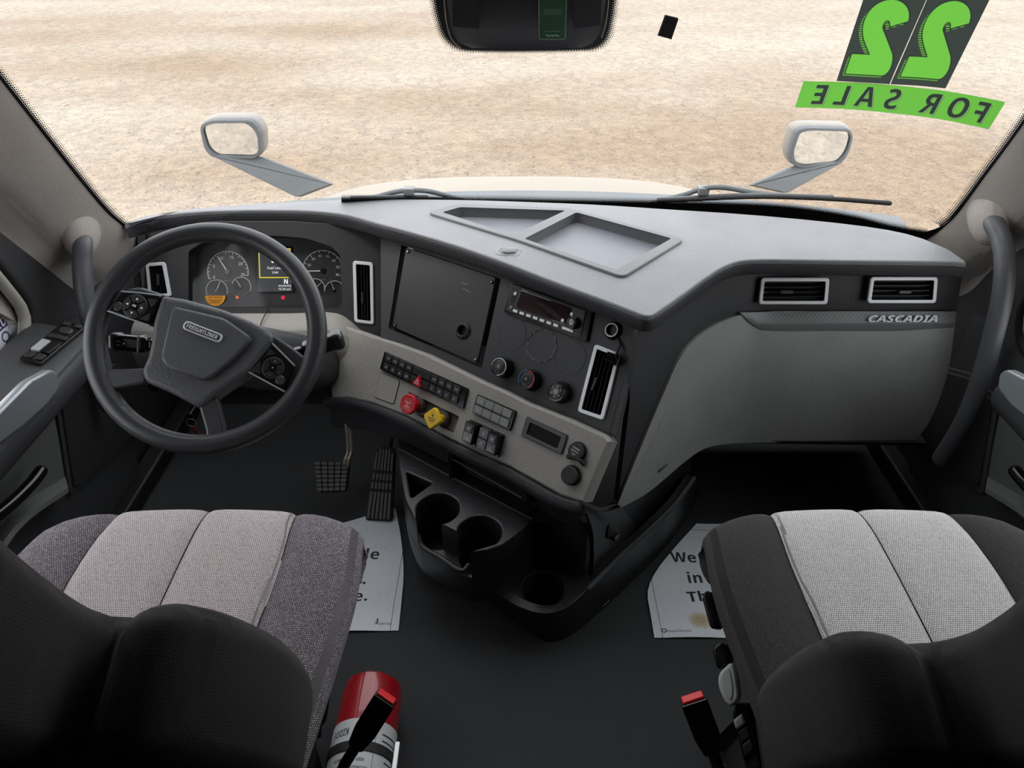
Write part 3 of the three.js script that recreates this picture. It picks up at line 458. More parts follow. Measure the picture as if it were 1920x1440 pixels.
// ---------- air vents ----------
function vent(label, f0, q, horizontal, n, tab, dp = 0.034) {
  const c = q.reduce((a, p) => [a[0] + p[0] / 4, a[1] + p[1] / 4], [0, 0]), f = f0.at(c[0], c[1]), t = thing('air_vent', label, 'air vent', f, 'dashboard air vents'), o = f.poly(q);
  const out = roundPoly(o, 0.009, 5), inn = roundPoly(inset(o, 0.0065), 0.006, 5);
  part(t, 'frame', ext(out, 0.007, { b: 0.002, bs: 3, z: -0.001, holes: [inn] }), M.silver);
  part(t, 'duct', ext(inset(o, 0.0065), dp, { z: -dp, smooth: 0, holes: [inset(o, 0.0095)] }), M.deep); part(t, 'back', ext(inset(o, 0.007), 0.002, { z: -dp, smooth: 0 }), M.deep);
  const P = (a, b, k) => [a[0] + (b[0] - a[0]) * k, a[1] + (b[1] - a[1]) * k], w = inset(o, 0.008), [tl, tr, br, bl] = w;
  for (let i = 1; i <= n; i++) {
    const k = i / (n + 1), [a, b] = horizontal ? [P(tl, bl, k), P(tr, br, k)] : [P(tl, tr, k), P(bl, br, k)], L = Math.hypot(b[0] - a[0], b[1] - a[1]);
    const s = rbox(L, 0.002, Math.min(0.014, dp * 0.7), 0.0009, 2).rotateX(horizontal ? 0.5 : 0.45).rotateZ(Math.atan2(b[1] - a[1], b[0] - a[0])).translate((a[0] + b[0]) / 2, (a[1] + b[1]) / 2, Math.max(-0.007, -dp * 0.45)); part(t, 'slat', s, M.gloss);
  }
  const k = P(P(tl, tr, tab[0]), P(bl, br, tab[0]), tab[1]); part(t, 'tab', rbox(horizontal ? 0.03 : 0.006, horizontal ? 0.009 : 0.03, 0.012, 0.002).translate(k[0], k[1], 0.0005), std(0x2a2b2d, 0.4));
  return t;
}
vent('tall silver framed air vent behind the left of the steering wheel', FA, vents.left, false, 4, [0.5, 0.5]);
vent('tall silver framed air vent between instruments and screen cover', FA, vents.mid, false, 4, [0.4, 0.6]);
vent('tilted silver framed air vent beside the climate knobs', FB, vents.stack, false, 4, [0.3, 0.55]);
{ const fv = new Frame(sideHit(1590, 545, 0.016), FG.n);
  vent('wide silver framed passenger air vent nearer the dash middle', fv, [[1426, 520], [1554, 520], [1550, 570], [1421, 570]], true, 3, [0.38, 0.55], 0.016);
  vent('wide silver framed passenger air vent above the chrome lettering', fv, [[1631, 518], [1757, 518], [1753, 568], [1624, 568]], true, 3, [0.54, 0.6], 0.016); }
// ---------- instrument cluster ----------
{
  const f = FA.off(-0.045).at(500, 515), t = thing('instrument_cluster', 'round dial instrument cluster with a centre display behind the wheel', 'instrument cluster', f);
  const hole = f.poly([[346, 586], [346, 465], [376, 446], [440, 432], [515, 430], [580, 436], [632, 455], [650, 477], [655, 586]]);
  part(t, 'face', ext(roundPoly(hole, 0.01, 3), 0.006, { z: -0.006 }), std(0x1a1c1f, 0.5));
  const L = (a, b) => f.loc(a, b), sc = (px) => L(500 + px, 515)[0];
  const dial = (cx, cy, r, a0, a1, nums, ticks, ptr, name, sub, num = 0.2) => {
    const [x, y] = L(cx, cy), R = sc(r), d = part(t, name, cyl(R * 1.06, R * 1.06, 0.0015, 40).translate(x, y, 0), std(0x15171a, 0.45));
    const arc = Array.from({ length: 33 }, (_, i) => { const a = (a0 + (a1 - a0) * i / 32) * Math.PI / 180; return V(x + R * Math.cos(a), y + R * Math.sin(a), 0.002); });
    part(d, 'dial_ring', tube(arc, R > 0.03 ? 0.0011 : 0.0009, { seg: 48, rs: 6 }), std(0xc9cbcd, 0.4));
    decal(d, 'dial_print', R * 2.1, R * 2.1, R > 0.03 ? 2600 : 2600, (c, W, H) => {
      c.translate(W / 2, H / 2); c.strokeStyle = c.fillStyle = '#e4e6e8'; const r2 = W / 2.1; c.lineWidth = W * 0.012;
      for (let i = 0; i <= ticks; i++) { const a = -(a0 + (a1 - a0) * i / ticks) * Math.PI / 180, q = i % 2 ? 0.93 : 0.88; c.beginPath(); c.moveTo(Math.cos(a) * r2 * q, Math.sin(a) * r2 * q); c.lineTo(Math.cos(a) * r2 * 0.98, Math.sin(a) * r2 * 0.98); c.stroke(); }
      c.font = `${Math.floor(r2 * num)}px sans-serif`; nums.forEach((s, i) => { const a = -(a0 + (a1 - a0) * i / (nums.length - 1)) * Math.PI / 180; c.fillText(s, Math.cos(a) * r2 * 0.74, Math.sin(a) * r2 * 0.74); });
      if (sub) { c.fillStyle = '#8d9296'; c.font = `${Math.floor(r2 * 0.11)}px sans-serif`; c.fillText(sub, 0, r2 * 0.42); }
    }, x, y, 0.0017);
    const a = ptr * Math.PI / 180, pg = ext([[-0.1 * R, -0.028 * R], [0.9 * R, -0.012 * R], [0.9 * R, 0.012 * R], [-0.1 * R, 0.028 * R]], 0.0015, { smooth: 0, z: 0.004 }).rotateZ(a).translate(x, y, 0);
    part(d, 'pointer', pg, std(0xe9ebec, 0.5)); part(d, 'pointer_hub', cyl(0.15 * R, 0.12 * R, 0.006, 20).translate(x, y, 0.001), M.gloss);
  };
  dial(428, 510, 38, 200, -10, ['0', '5', '10', '15', '20', '25'], 20, 122, 'tachometer', 'RPM x100');
  dial(606, 508, 38, 215, -15, ['5', '15', '25', '35', '45', '55', '65', '75', '85'], 16, 181, 'speedometer', 'MPH', 0.17);
  dial(407, 545, 20, 200, -15, ['', '', '', ''], 8, 66, 'volt_gauge'); dial(453, 538, 18, 160, -25, ['', '', ''], 6, 125, 'fuel_gauge'); dial(592, 540, 17, 180, -10, ['', '', ''], 6, 40, 'pressure_gauge'); dial(628, 546, 19, 180, -10, ['', '', ''], 6, 110, 'temperature_gauge');
  const q = f.poly([[484, 465], [546, 465], [551, 546], [486, 546]]); part(t, 'display_frame', ext(roundPoly(inset(q, -0.004), 0.006, 4), 0.004, { b: 0.001 }), M.gloss);
  const [dx, dy] = L(517, 506), dw = q[1][0] - q[0][0], dh = q[0][1] - q[3][1];
  decal(t, 'display_screen', dw, dh, 2600, (c, W, H) => {
    c.fillStyle = '#2b2e31'; c.fillRect(0, 0, W, H); c.strokeStyle = '#d9c635'; c.lineWidth = W * 0.03; c.strokeRect(W * 0.03, H * 0.02, W * 0.94, H * 0.66); c.fillStyle = '#f2f4f5'; c.font = `${H * 0.085 | 0}px sans-serif`;
    c.fillText('Fuel Level', W * 0.5, H * 0.46); c.fillText('Low', W * 0.5, H * 0.56); c.beginPath(); c.moveTo(W * 0.4, H * 0.34); c.lineTo(W * 0.4, H * 0.18); c.lineTo(W * 0.56, H * 0.28); c.lineTo(W * 0.62, H * 0.34); c.fill();
    c.font = `bold ${H * 0.15 | 0}px sans-serif`; c.fillText('N', W * 0.82, H * 0.77); c.font = `${H * 0.075 | 0}px sans-serif`; c.fillText('economy', W * 0.78, H * 0.87); c.fillText('10:34 am', W * 0.77, H * 0.95);
  }, dx, dy, 0.0055, 0, M.lit);
  for (const [px, py, w, col, s] of [[531, 558, 7, '#d3202c', '!'], [445, 557, 6, '#d2572a', '•']]) { const [x, y] = L(px, py); decal(t, 'warning_light', sc(w), sc(w), 6000, (c, W, H) => { c.fillStyle = col; c.beginPath(); c.roundRect(1, 1, W - 2, H - 2, W * 0.2); c.fill(); c.fillStyle = '#1a1c1f'; c.font = `bold ${H * 0.7 | 0}px sans-serif`; c.fillText(s, W / 2, H / 2); }, x, y, 0.001, 0, M.lit); }
  const fl = FA.off(-0.012).at(500, 515); const lens = ext(roundPoly(fl.poly([[354, 577], [354, 472], [380, 454], [440, 443], [515, 442], [573, 447], [621, 463], [637, 478], [641, 570], [636, 577]]), 0.01, 3), 0.001, { smooth: 0 });
  part(t, 'lens', new THREE.ShapeGeometry(new THREE.Shape(v2(roundPoly(fl.poly([[354, 577], [354, 472], [380, 454], [440, 443], [515, 442], [573, 447], [621, 463], [637, 478], [641, 570], [636, 577]]), 0.01, 3)))).translate(0, 0, 0.033), std(0xffffff, 0.05, { transmission: 1, thickness: 0, ior: 1.3 }));
  const vf = FA.off(-0.008).at(404, 562), vs = thing('warning_label', 'orange half round VOLT METER sticker on the instrument lens', 'sticker', vf), rr = vf.loc(385, 562)[0] * -1;
  const half = [[-rr, rr * 0.4], ...Array.from({ length: 17 }, (_, i) => [-rr * Math.cos(i / 16 * Math.PI), rr * 0.4 - rr * Math.sin(i / 16 * Math.PI)])]; part(vs, 'label', ext(half.slice(1), 0.0008, { smooth: 0 }), M.orange);
  decal(vs, 'label_print', rr * 1.8, rr * 0.7, 5000, (c, W, H) => { c.fillStyle = '#5b3a08'; c.font = `bold ${H * 0.34 | 0}px sans-serif`; c.fillText('VOLT METER', W / 2, H * 0.2, W * 0.98); for (const [y, w] of [[0.5, 0.8], [0.72, 0.62], [0.92, 0.5]]) c.fillRect(W * (0.5 - w / 2), H * y, W * w, H * 0.08); }, 0, rr * 0.02, 0.0012);
}
// ---------- centre stack devices ----------
const P2 = (a, b, k) => [a[0] + (b[0] - a[0]) * k, a[1] + (b[1] - a[1]) * k];
const quadAt = ([tl, tr, br, bl], u, v) => P2(P2(tl, tr, u), P2(bl, br, u), v);               // a point of a quad, u right, v down
const subQuad = (q, u0, u1, v0, v1) => [quadAt(q, u0, v0), quadAt(q, u1, v0), quadAt(q, u1, v1), quadAt(q, u0, v1)];
const centre = (q) => [q.reduce((s, p) => s + p[0], 0) / q.length, q.reduce((s, p) => s + p[1], 0) / q.length];
{
  const f = FB.off(-0.012).at(838, 570), t = thing('screen_cover_plate', 'black blanking plate with a cable hole where a screen would sit', 'cover plate', f), q = f.poly([[764, 464], [932, 521], [897, 683], [738, 613]]);
  const [hx, hy] = f.loc(871, 621);
  part(t, 'plate', ext(roundPoly(q, 0.006, 4), 0.006, { b: 0.0015, holes: [ell(hx, hy, 0.0145, 0.0145)] }), std(0x242526, 0.38, { map: wearT, bumpMap: fineT, bumpScale: 0.0001 }));
  part(t, 'grommet', lathe([[0.0125, 0.002], [0.0125, 0.012], [0.015, 0.0135], [0.021, 0.0095], [0.0215, 0.006], [0.0125, 0.002]], 36).translate(hx, hy, 0), M.rubber);
  part(t, 'hole_back', cyl(0.016, 0.016, 0.002, 24).translate(hx, hy, -0.002), M.deep);
  for (const [a, b] of [[768, 473], [925, 530], [895, 674], [744, 611]]) { const [x, y] = f.loc(a, b), s = part(t, 'screw', cyl(0.0052, 0.0045, 0.004, 20, 0.001).translate(x, y, 0.005), M.gloss); part(s, 'screw_socket', cyl(0.0022, 0.0022, 0.0006, 6).translate(x, y, 0.009), M.steel); }
  for (const [a, b] of [[822, 546], [847, 556], [817, 571], [843, 581]]) { const [x, y] = f.loc(a, b); part(t, 'pin_hole', cyl(0.0022, 0.0022, 0.0008, 12).translate(x, y, 0.0056), M.deep); }
  const sp = [[[868, 530], [874, 533], [880, 534]], [[870, 542], [876, 544], [884, 550]]].map((l) => l.map(([a, b]) => { const [x, y] = f.loc(a, b); return V(x, y, 0.0061); })); for (const l of sp) part(t, 'scratch', tube(l, 0.0005, { seg: 6, rs: 5 }), std(0x9a9b9b, 0.5));
}
{
  const px = [[963, 531], [1114, 584], [1103, 641], [948, 586]], f = FB.at(...centre(px)), t = thing('radio', 'black car radio with a mirror dark display and white buttons', 'radio', f), q = f.poly(px);
  part(t, 'body', ext(roundPoly(q, 0.003, 3), 0.016, { b: 0.0015, z: -0.008 }), M.gloss);
  part(t, 'faceplate', ext(roundPoly(subQuad(q, 0.02, 0.93, 0.06, 0.93), 0.003, 3), 0.003, { b: 0.001, z: 0.007 }), std(0x1f2022, 0.35));
  part(t, 'display', ext(roundPoly(subQuad(q, 0.14, 0.77, 0.14, 0.72), 0.005, 4), 0.0025, { b: 0.0008, z: 0.0095 }), std(0x2a1d20, 0.04, { clearcoat: 1 }));
  for (let i = 0; i < 7; i++) { const s = subQuad(q, 0.115 + i * 0.083, 0.173 + i * 0.083, 0.80, 0.89); part(t, 'button', ext(roundPoly(s, 0.0015, 3), 0.0035, { b: 0.0008, z: 0.0095 }), M.white); }
  part(t, 'wide_button', ext(roundPoly(subQuad(q, 0.715, 0.85, 0.80, 0.89), 0.0015, 3), 0.0035, { b: 0.0008, z: 0.0095 }), M.white);
  for (const [u, v] of [[0.09, 0.31], [0.79, 0.33], [0.705, 0.62]]) { const [x, y] = quadAt(q, u, v); part(t, 'round_button', cyl(0.0048, 0.0042, 0.004, 20, 0.001).translate(x, y, 0.0095), M.white); }
  { const [x, y] = quadAt(q, 0.835, 0.57), k = part(t, 'knob', cyl(0.0145, 0.013, 0.016, 36, 0.003).translate(x, y, 0.008), M.gloss); part(k, 'knob_cap', cyl(0.0078, 0.0072, 0.002, 28, 0.0015).translate(x, y, 0.0235), std(0x8d8f91, 0.25, { metalness: 0.8 })); }
  part(t, 'usb_port', ext(roundPoly(subQuad(q, 0.05, 0.09, 0.38, 0.62), 0.001, 2), 0.002, { z: 0.009 }), M.deep); { const [x, y] = quadAt(q, 0.075, 0.78); part(t, 'audio_jack', lathe([[0.0016, 0], [0.0016, 0.0012], [0.0034, 0.0012], [0.0038, 0]], 20).translate(x, y, 0.01), M.steel); }
  for (const [u, v] of [[0.04, 0.18], [0.035, 0.78], [0.9, 0.18], [0.9, 0.82]]) { const [x, y] = quadAt(q, u, v); part(t, 'screw_hole', cyl(0.0018, 0.0018, 0.0006, 12).translate(x, y, 0.0099), M.deep); }
  { const [x, y] = quadAt(q, 0.19, 0.12), an = Math.atan2(q[1][1] - q[0][1], q[1][0] - q[0][0]); decal(t, 'print', 0.016, 0.004, 8000, txt('Bluetooth', { size: 0.9 }), x, y, 0.0103, an); const [x2, y2] = quadAt(q, 0.86, 0.84); decal(t, 'print', 0.012, 0.007, 8000, txt('PUSH\nSELECT', { size: 0.8 }), x2, y2, 0.0103, an); }
}
for (const [a, b, rx, label, glue] of [[961, 627, 25, 'thin round knockout left of the glue ring under the radio', 0], [1015, 648, 27, 'round knockout ringed by old glue under the radio', 1], [1070, 670, 28, 'thin round knockout right of the glue ring under the radio', 0]]) {
  const f = FB.at(a, b), t = thing('knockout_cover', label, 'blank cover', f, 'round knockouts under the radio'), r = (f.loc(a + rx, b)[0] + -f.loc(a - rx, b)[0]) / 2 * 1.08;
  part(t, 'disc', cyl(r, r - 0.0004, 0.0006, 48), M.panel); part(t, 'scored_ring', new THREE.TorusGeometry(r, 0.0006, 6, 64), M.gloss);
  if (glue) for (let k = 0; k < 46; k++) { const an = k / 46 * 6.283 + rnd() * 0.1, q = r * (0.93 + rnd() * 0.1), s = 0.0018 + rnd() * 0.003; part(t, 'glue_trace', ext(roundPoly([[-s, -s * 0.3], [s, -s * 0.4], [s * 0.8, s * 0.4], [-s, s * 0.35]], s * 0.2, 2), 0.001, {}).rotateZ(an + 1.57 + (rnd() - 0.5)).translate(q * Math.cos(an), q * Math.sin(an), 0.0004), k % 3 ? M.gloss : std(0x5c5d5e, 0.25)); }
}
// climate knobs
[[947, 690, 'climate knob with a white ring, nearest the cover plate', 'fan'], [998, 713, 'climate knob with a blue and red temperature ring', 'temp'], [1053, 736, 'climate knob with airflow symbols, nearest the tilted vent', 'air']].forEach(([a, b, label, kind]) => {
  const f = FB.at(a, b), t = thing('climate_knob', label, 'knob', f, 'climate control knobs'), R = 0.0255;
  part(t, 'skirt', cyl(R, R * 0.97, 0.006, 48, 0.002), M.gloss); part(t, 'grip', lathe([[R * 0.95, 0.005], [R * 0.9, 0.024], [R * 0.84, 0.0275], [R * 0.7, 0.028], [R * 0.66, 0.0265], [0.0001, 0.0265]], 48), M.gloss);
  part(t, 'dial_face', cyl(R * 0.7, R * 0.68, 0.0275, 40, 0.0006), std(0x232527, 0.4)); const cap = part(t, 'centre_button', lathe([[R * 0.3, 0.0275], [R * 0.3, 0.0288], [R * 0.2, 0.0284], [0.0001, 0.0278]], 32), M.gloss);
  if (kind === 'fan') part(t, 'ring', new THREE.TorusGeometry(R * 0.76, 0.0009, 8, 48, 4.7).rotateZ(-1.4).translate(0, 0, 0.0281), M.white);
  if (kind === 'temp') { part(t, 'blue_ring', new THREE.TorusGeometry(R * 0.76, 0.001, 8, 32, 2.2).rotateZ(1.75).translate(0, 0, 0.0281), std(0x3d6fb8, 0.4)); part(t, 'red_ring', new THREE.TorusGeometry(R * 0.76, 0.001, 8, 32, 2.6).rotateZ(-0.95).translate(0, 0, 0.0281), std(0xd2353c, 0.4)); }
  decal(t, 'print', R * 1.36, R * 1.36, 3400, (c, W, H) => { c.translate(W / 2, H / 2); c.strokeStyle = c.fillStyle = '#dfe1e2'; c.lineWidth = 2.2; if (kind === 'air') for (let k = 0; k < 6; k++) { const an = k / 6 * 6.283 + 0.5, x = Math.cos(an) * W * 0.34, y = Math.sin(an) * W * 0.34; c.beginPath(); c.arc(x, y - 4, 3, 0, 7); c.moveTo(x - 6, y - 1); c.lineTo(x - 2, y + 6); c.lineTo(x + 6, y + 6); c.stroke(); } else { c.beginPath(); c.moveTo(-W * 0.18, H * 0.42); c.lineTo(-W * 0.1, H * 0.36); c.moveTo(W * 0.05, H * 0.4); c.lineTo(W * 0.1, H * 0.44); c.stroke(); } }, 0, 0, 0.0278);
  decal(t, 'print', R * 0.42, R * 0.42, 5000, (c, W, H) => { c.strokeStyle = '#e6e8e9'; c.lineWidth = 4; c.beginPath(); c.arc(W / 2, H * 0.42, W * 0.22, 0.6, 5.4); c.stroke(); }, 0, 0, 0.029);
});
// lighter socket with its cap on a strap
{
  const f = FB.at(1150, 620), t = thing('lighter_socket', 'open round power socket with a chrome ring and hanging cap', 'power socket', f);
  part(t, 'socket_ring', lathe([[0.0125, -0.01], [0.0125, 0.009], [0.0165, 0.009], [0.019, 0.004], [0.02, 0]], 40), M.gloss); part(t, 'chrome_ring', new THREE.TorusGeometry(0.0138, 0.0017, 10, 40).translate(0, 0, 0.0095), M.silver); part(t, 'socket_well', cyl(0.013, 0.013, 0.001, 32).translate(0, 0, -0.004), std(0x2a2410, 0.4));
  const L = (a, b, z) => { const p = f.loc(a, b); return V(p[0], p[1], z); };
  part(t, 'strap', tube([L(1158, 634, 0.003), L(1164, 646, 0.006), L(1163, 660, 0.016), L(1160, 672, 0.02)], 0.0026, { seg: 20, rs: 8 }), M.rubber);
  const c = L(1160, 676, 0.012); part(t, 'cap', lathe([[0.0001, 0], [0.014, 0], [0.0145, 0.006], [0.011, 0.007], [0.0105, 0.024], [0.0085, 0.024], [0.0085, 0.012], [0.0001, 0.012]], 32).rotateY(-1.0).translate(c.x, c.y, c.z), M.gloss);
}
// ---------- grey panel devices ----------
function switchBank(name, label, px, cols, mat, wide, icon) {
  const f = FC.at(...centre(px)), t = thing(name, label, 'switch bank', f), q = f.poly(px), an = Math.atan2(q[1][1] - q[0][1], q[1][0] - q[0][0]);
  part(t, 'housing', ext(roundPoly(q, 0.003, 3), 0.011, { b: 0.0015, z: -0.004 }), M.gloss);
  let k = 0; for (let r = 0; r < 2; r++) { let u = 0.04; const unit = 0.9 / cols.reduce((a, b) => a + b, 0);
    cols.forEach((w, i) => { const s = subQuad(q, u + 0.004, u + unit * w - 0.004, r ? 0.54 : 0.07, r ? 0.92 : 0.45); u += unit * w;
      const sw = part(t, 'switch', ext(roundPoly(s, 0.0012, 2), 0.006, { b: 0.0012, z: 0.005 }).rotateX(0), mat);
      if (icon(i, r)) { const [x, y] = centre(s); decal(sw, 'symbol', Math.abs(s[1][0] - s[0][0]) * 0.66, Math.abs(s[0][1] - s[3][1]) * 0.42, 3600, (c, W, H) => { c.strokeStyle = c.fillStyle = '#c9cbcc'; c.lineWidth = 2.5; k++; if (r) { c.font = `bold ${H * 0.46 | 0}px sans-serif`; c.fillText(['CLR', 'FOG', 'ID', 'PARK', '', 'TRL', 'DIM', 'LMP', 'OFF'][i % 9] ?? '', W / 2, H * 0.28); c.fillText(['LAMP', 'LAMP', 'LAMP', 'LAMP', '', 'OFF', 'OFF', 'OFF', 'SUSP'][i % 9] ?? '', W / 2, H * 0.76); } else { c.beginPath(); c.arc(W * 0.35, H / 2, H * 0.3, 0, 7); c.moveTo(W * 0.55, H * 0.25); c.lineTo(W * 0.9, H * (0.2 + (i % 3) * 0.1)); c.moveTo(W * 0.55, H * 0.5); c.lineTo(W * 0.9, H * 0.5); c.moveTo(W * 0.55, H * 0.75); c.lineTo(W * 0.9, H * 0.8); c.stroke(); } }, x, y, 0.0113, an); }
      if (wide && w > 1 && r === 1) { // hazard button over both rows
        const [hx, hy] = f.loc(791, 714), tri = roundPoly([[-0.0145, -0.0135], [0.0145, -0.0135], [0, 0.0145]].map(([a, b]) => [hx + a * Math.cos(an * 0.4) - b * Math.sin(an * 0.4), hy + a * Math.sin(an * 0.4) + b * Math.cos(an * 0.4)]), 0.003, 4);
        const hz = part(t, 'hazard_button', ext(tri, 0.012, { b: 0.0015, z: 0.005 }), M.red, 'red triangular hazard button');
        decal(hz, 'symbol', 0.018, 0.017, 5000, (c, W, H) => { c.strokeStyle = '#f4d9d9'; for (const [s, w2] of [[0.9, 4], [0.45, 3]]) { c.lineWidth = w2; c.beginPath(); c.moveTo(W / 2, H * (0.55 - s * 0.45)); c.lineTo(W * (0.5 + s * 0.42), H * (0.55 + s * 0.35)); c.lineTo(W * (0.5 - s * 0.42), H * (0.55 + s * 0.35)); c.closePath(); c.stroke(); } }, hx, hy - 0.003, 0.0175, an * 0.4);
      } }); }
}
switchBank('switch_bank', 'long double row of black switches with a red hazard triangle', [[724, 659], [880, 729], [871, 766], [715, 692]], [1, 1, 1, 1, 2.6, 1, 1, 1, 1], M.switch, true, (i) => i !== 4);
switchBank('switch_bank', 'short double row of mostly blank grey switches', [[898, 739], [970, 771], [959, 808], [888, 774]], [1, 1, 1, 1], M.cap, false, (i) => i === 0);
for (const [i, label, red] of [[0, 'black guarded rocker switch nearest the yellow knob', 0], [1, 'grey rocker switch in the middle of the three', 0], [2, 'black guarded rocker switch nearest the small display', 0]]) {
  const Q = [[883, 786], [948, 816], [938, 858], [873, 828]], px = subQuad(Q, i / 3 + 0.01, (i + 1) / 3 - 0.01, 0, 1), f = FC.at(...centre(px)), t = thing('rocker_switch', label, 'switch', f, 'rocker switches under the short switch bank'), q = f.poly(px), an = Math.atan2(q[1][1] - q[0][1], q[1][0] - q[0][0]);
  part(t, 'housing', ext(roundPoly(q, 0.002, 3), 0.012, { b: 0.0015, z: -0.004 }), M.gloss);
  if (i === 1) for (const [v0, v1] of [[0.1, 0.5], [0.54, 0.92]]) part(t, 'rocker', ext(roundPoly(subQuad(q, 0.1, 0.9, v0, v1), 0.0015, 2), 0.007, { b: 0.0015, z: 0.007 }), std(0x57585a, 0.4));
  else { part(t, 'guard', ext(roundPoly(subQuad(q, 0.04, 0.96, 0.06, 0.93), 0.002, 3), 0.018, { b: 0.003, z: 0.006 }), M.gloss); part(t, 'rocker', ext(roundPoly(subQuad(q, 0.18, 0.8, 0.14, 0.5), 0.0015, 2), 0.004, { b: 0.001, z: 0.0225 }), M.switch); }
  const [x, y] = quadAt(q, 0.5, 0.32), [x2, y2] = quadAt(q, 0.5, 0.72), z = i === 1 ? 0.0143 : 0.0268;
  decal(t, 'symbol', 0.011, 0.011, 4000, (c, W, H) => { c.strokeStyle = '#d5d7d8'; c.lineWidth = 3; c.strokeRect(W * 0.25, H * 0.15, W * 0.5, H * 0.25); c.beginPath(); c.moveTo(W / 2, H * 0.4); c.lineTo(W / 2, H * 0.9); c.moveTo(W * 0.2, H * 0.65); c.lineTo(W * 0.8, H * 0.65); c.stroke(); }, x, y, z, an);
  decal(t, 'symbol', 0.013, 0.009, 4000, txt(['INTER\nLOCK', 'AXLE\nDIFF', 'AIR\nSLIDE'][i], { size: 0.85, color: '#c9cbcc' }), x2, y2, i === 1 ? 0.0143 : 0.0243, an);
}
// air brake valve knobs
for (const [kind, a, b, label] of [['red', 790, 760, 'red octagonal trailer air supply knob'], ['yellow', 835, 786, 'yellow diamond parking brake knob']]) {
  const f = FC.off(-0.012).at(a, b), t = thing('brake_valve_knob', label, 'knob', f), m = kind === 'red' ? M.red : M.yellow;
  part(t, 'collar', lathe([[0.011, 0], [0.0185, 0], [0.0185, 0.012], [0.0165, 0.018], [0.0125, 0.018], [0.0125, 0.006]], 36), std(0x55514f, 0.45));
  part(t, 'stem', cyl(0.0115, 0.0115, 0.043, 28), m);
  const n = kind === 'red' ? 8 : 4, R = kind === 'red' ? 0.026 : 0.0285, pl = roundPoly(Array.from({ length: n }, (_, i) => { const an = (i + (n === 8 ? 0.5 : 0)) / n * 6.283 + (n === 4 ? 0.12 : 0.1); return [R * Math.cos(an), R * Math.sin(an)]; }), n === 4 ? 0.008 : 0.003, 4);
  const face = part(t, 'handle', ext(pl, 0.012, { b: 0.003, bs: 3, z: 0.041 }), m);
  decal(face, 'lettering', 0.036, 0.036, 4200, (c, W, H) => { c.fillStyle = kind === 'red' ? '#eec4c4' : '#1c1a10'; c.translate(W / 2, H / 2); c.rotate(-0.1); c.font = `bold ${H * 0.15 | 0}px sans-serif`; if (kind === 'red') { c.fillText('TRAILER', 0, -H * 0.12); c.fillText('AIR', 0, H * 0.04); c.fillText('SUPPLY', 0, H * 0.2); c.font = `${H * 0.08 | 0}px sans-serif`; c.fillText('PUSH TO SUPPLY', 0, -H * 0.3); c.fillText('PULL TO EVACUATE', 0, H * 0.34); } else { c.fillText('PARKING', 0, H * 0.02); c.fillText('BRAKE', 0, H * 0.18); c.font = `${H * 0.075 | 0}px sans-serif`; c.fillText('PULL TO', 0, -H * 0.34); c.fillText('APPLY', 0, H * 0.34); c.beginPath(); c.arc(-3, -H * 0.2, H * 0.06, 0, 7); c.arc(7, -H * 0.16, H * 0.05, 0, 7); c.fill(); } }, 0, 0, 0.0533);
}
{
  const px = [[989, 780], [1066, 816], [1054, 853], [978, 816]], f = FC.at(...centre(px)), t = thing('small_display', 'dark rectangular display in a black frame on the grey panel', 'display', f), q = f.poly(px);
  part(t, 'bezel', ext(roundPoly(q, 0.004, 4), 0.006, { b: 0.002, z: -0.001, holes: [roundPoly(subQuad(q, 0.1, 0.9, 0.16, 0.85), 0.003, 3)] }), std(0x303032, 0.4)); part(t, 'screen', ext(subQuad(q, 0.06, 0.94, 0.1, 0.9), 0.002, { smooth: 0 }), std(0x050506, 0.5, { specularIntensity: 0.3 }));
}
for (const [a, b, R, label, s, strap] of [[1084, 846, 0.0205, 'capped power outlet with a side strap below the small display', 'POWER\nOUTLET', 1], [1072, 891, 0.022, 'capped round socket at the lower corner of the grey panel', '', 0]]) {
  const f = FC.at(a, b), t = thing('power_outlet', label, 'power outlet', f); part(t, 'bezel', lathe([[R, 0], [R, 0.004], [R * 0.96, 0.007], [R * 0.85, 0.008], [0.0001, 0.008]], 40), M.gloss); part(t, 'cap', lathe([[R * 0.88, 0.007], [R * 0.88, 0.013], [R * 0.8, 0.0155], [0.0001, 0.016]], 40), M.rubber);
  if (strap) { const p = f.loc(1095, 870), q = f.loc(1070, 856); part(t, 'strap', tube([V(0.008, -0.014, 0.01), V(p[0] * 0.7, p[1] * 0.7, 0.012), V(p[0], p[1], 0.004)], 0.0045, { seg: 14, rs: 8 }), M.rubber); part(t, 'cap_ear', cyl(0.006, 0.006, 0.012, 20, 0.002).translate(q[0], q[1], 0.001), M.rubber); decal(t, 'lettering', R * 1.4, R * 1.0, 4000, txt('POWER\nOUTLET\n12V', { size: 0.8, color: '#c4c6c7' }), 0, 0, 0.0165, -0.1); }
  else decal(t, 'lettering', R * 1.3, R * 0.6, 4000, (c, W, H) => { c.strokeStyle = '#3c3d3f'; c.lineWidth = 4; c.beginPath(); c.arc(W * 0.2, H / 2, H * 0.3, 0, 7); c.stroke(); c.fillStyle = '#3c3d3f'; c.font = `bold ${H * 0.6 | 0}px sans-serif`; c.fillText('12V', W * 0.65, H / 2); }, 0, 0, 0.0166, -0.5);
}
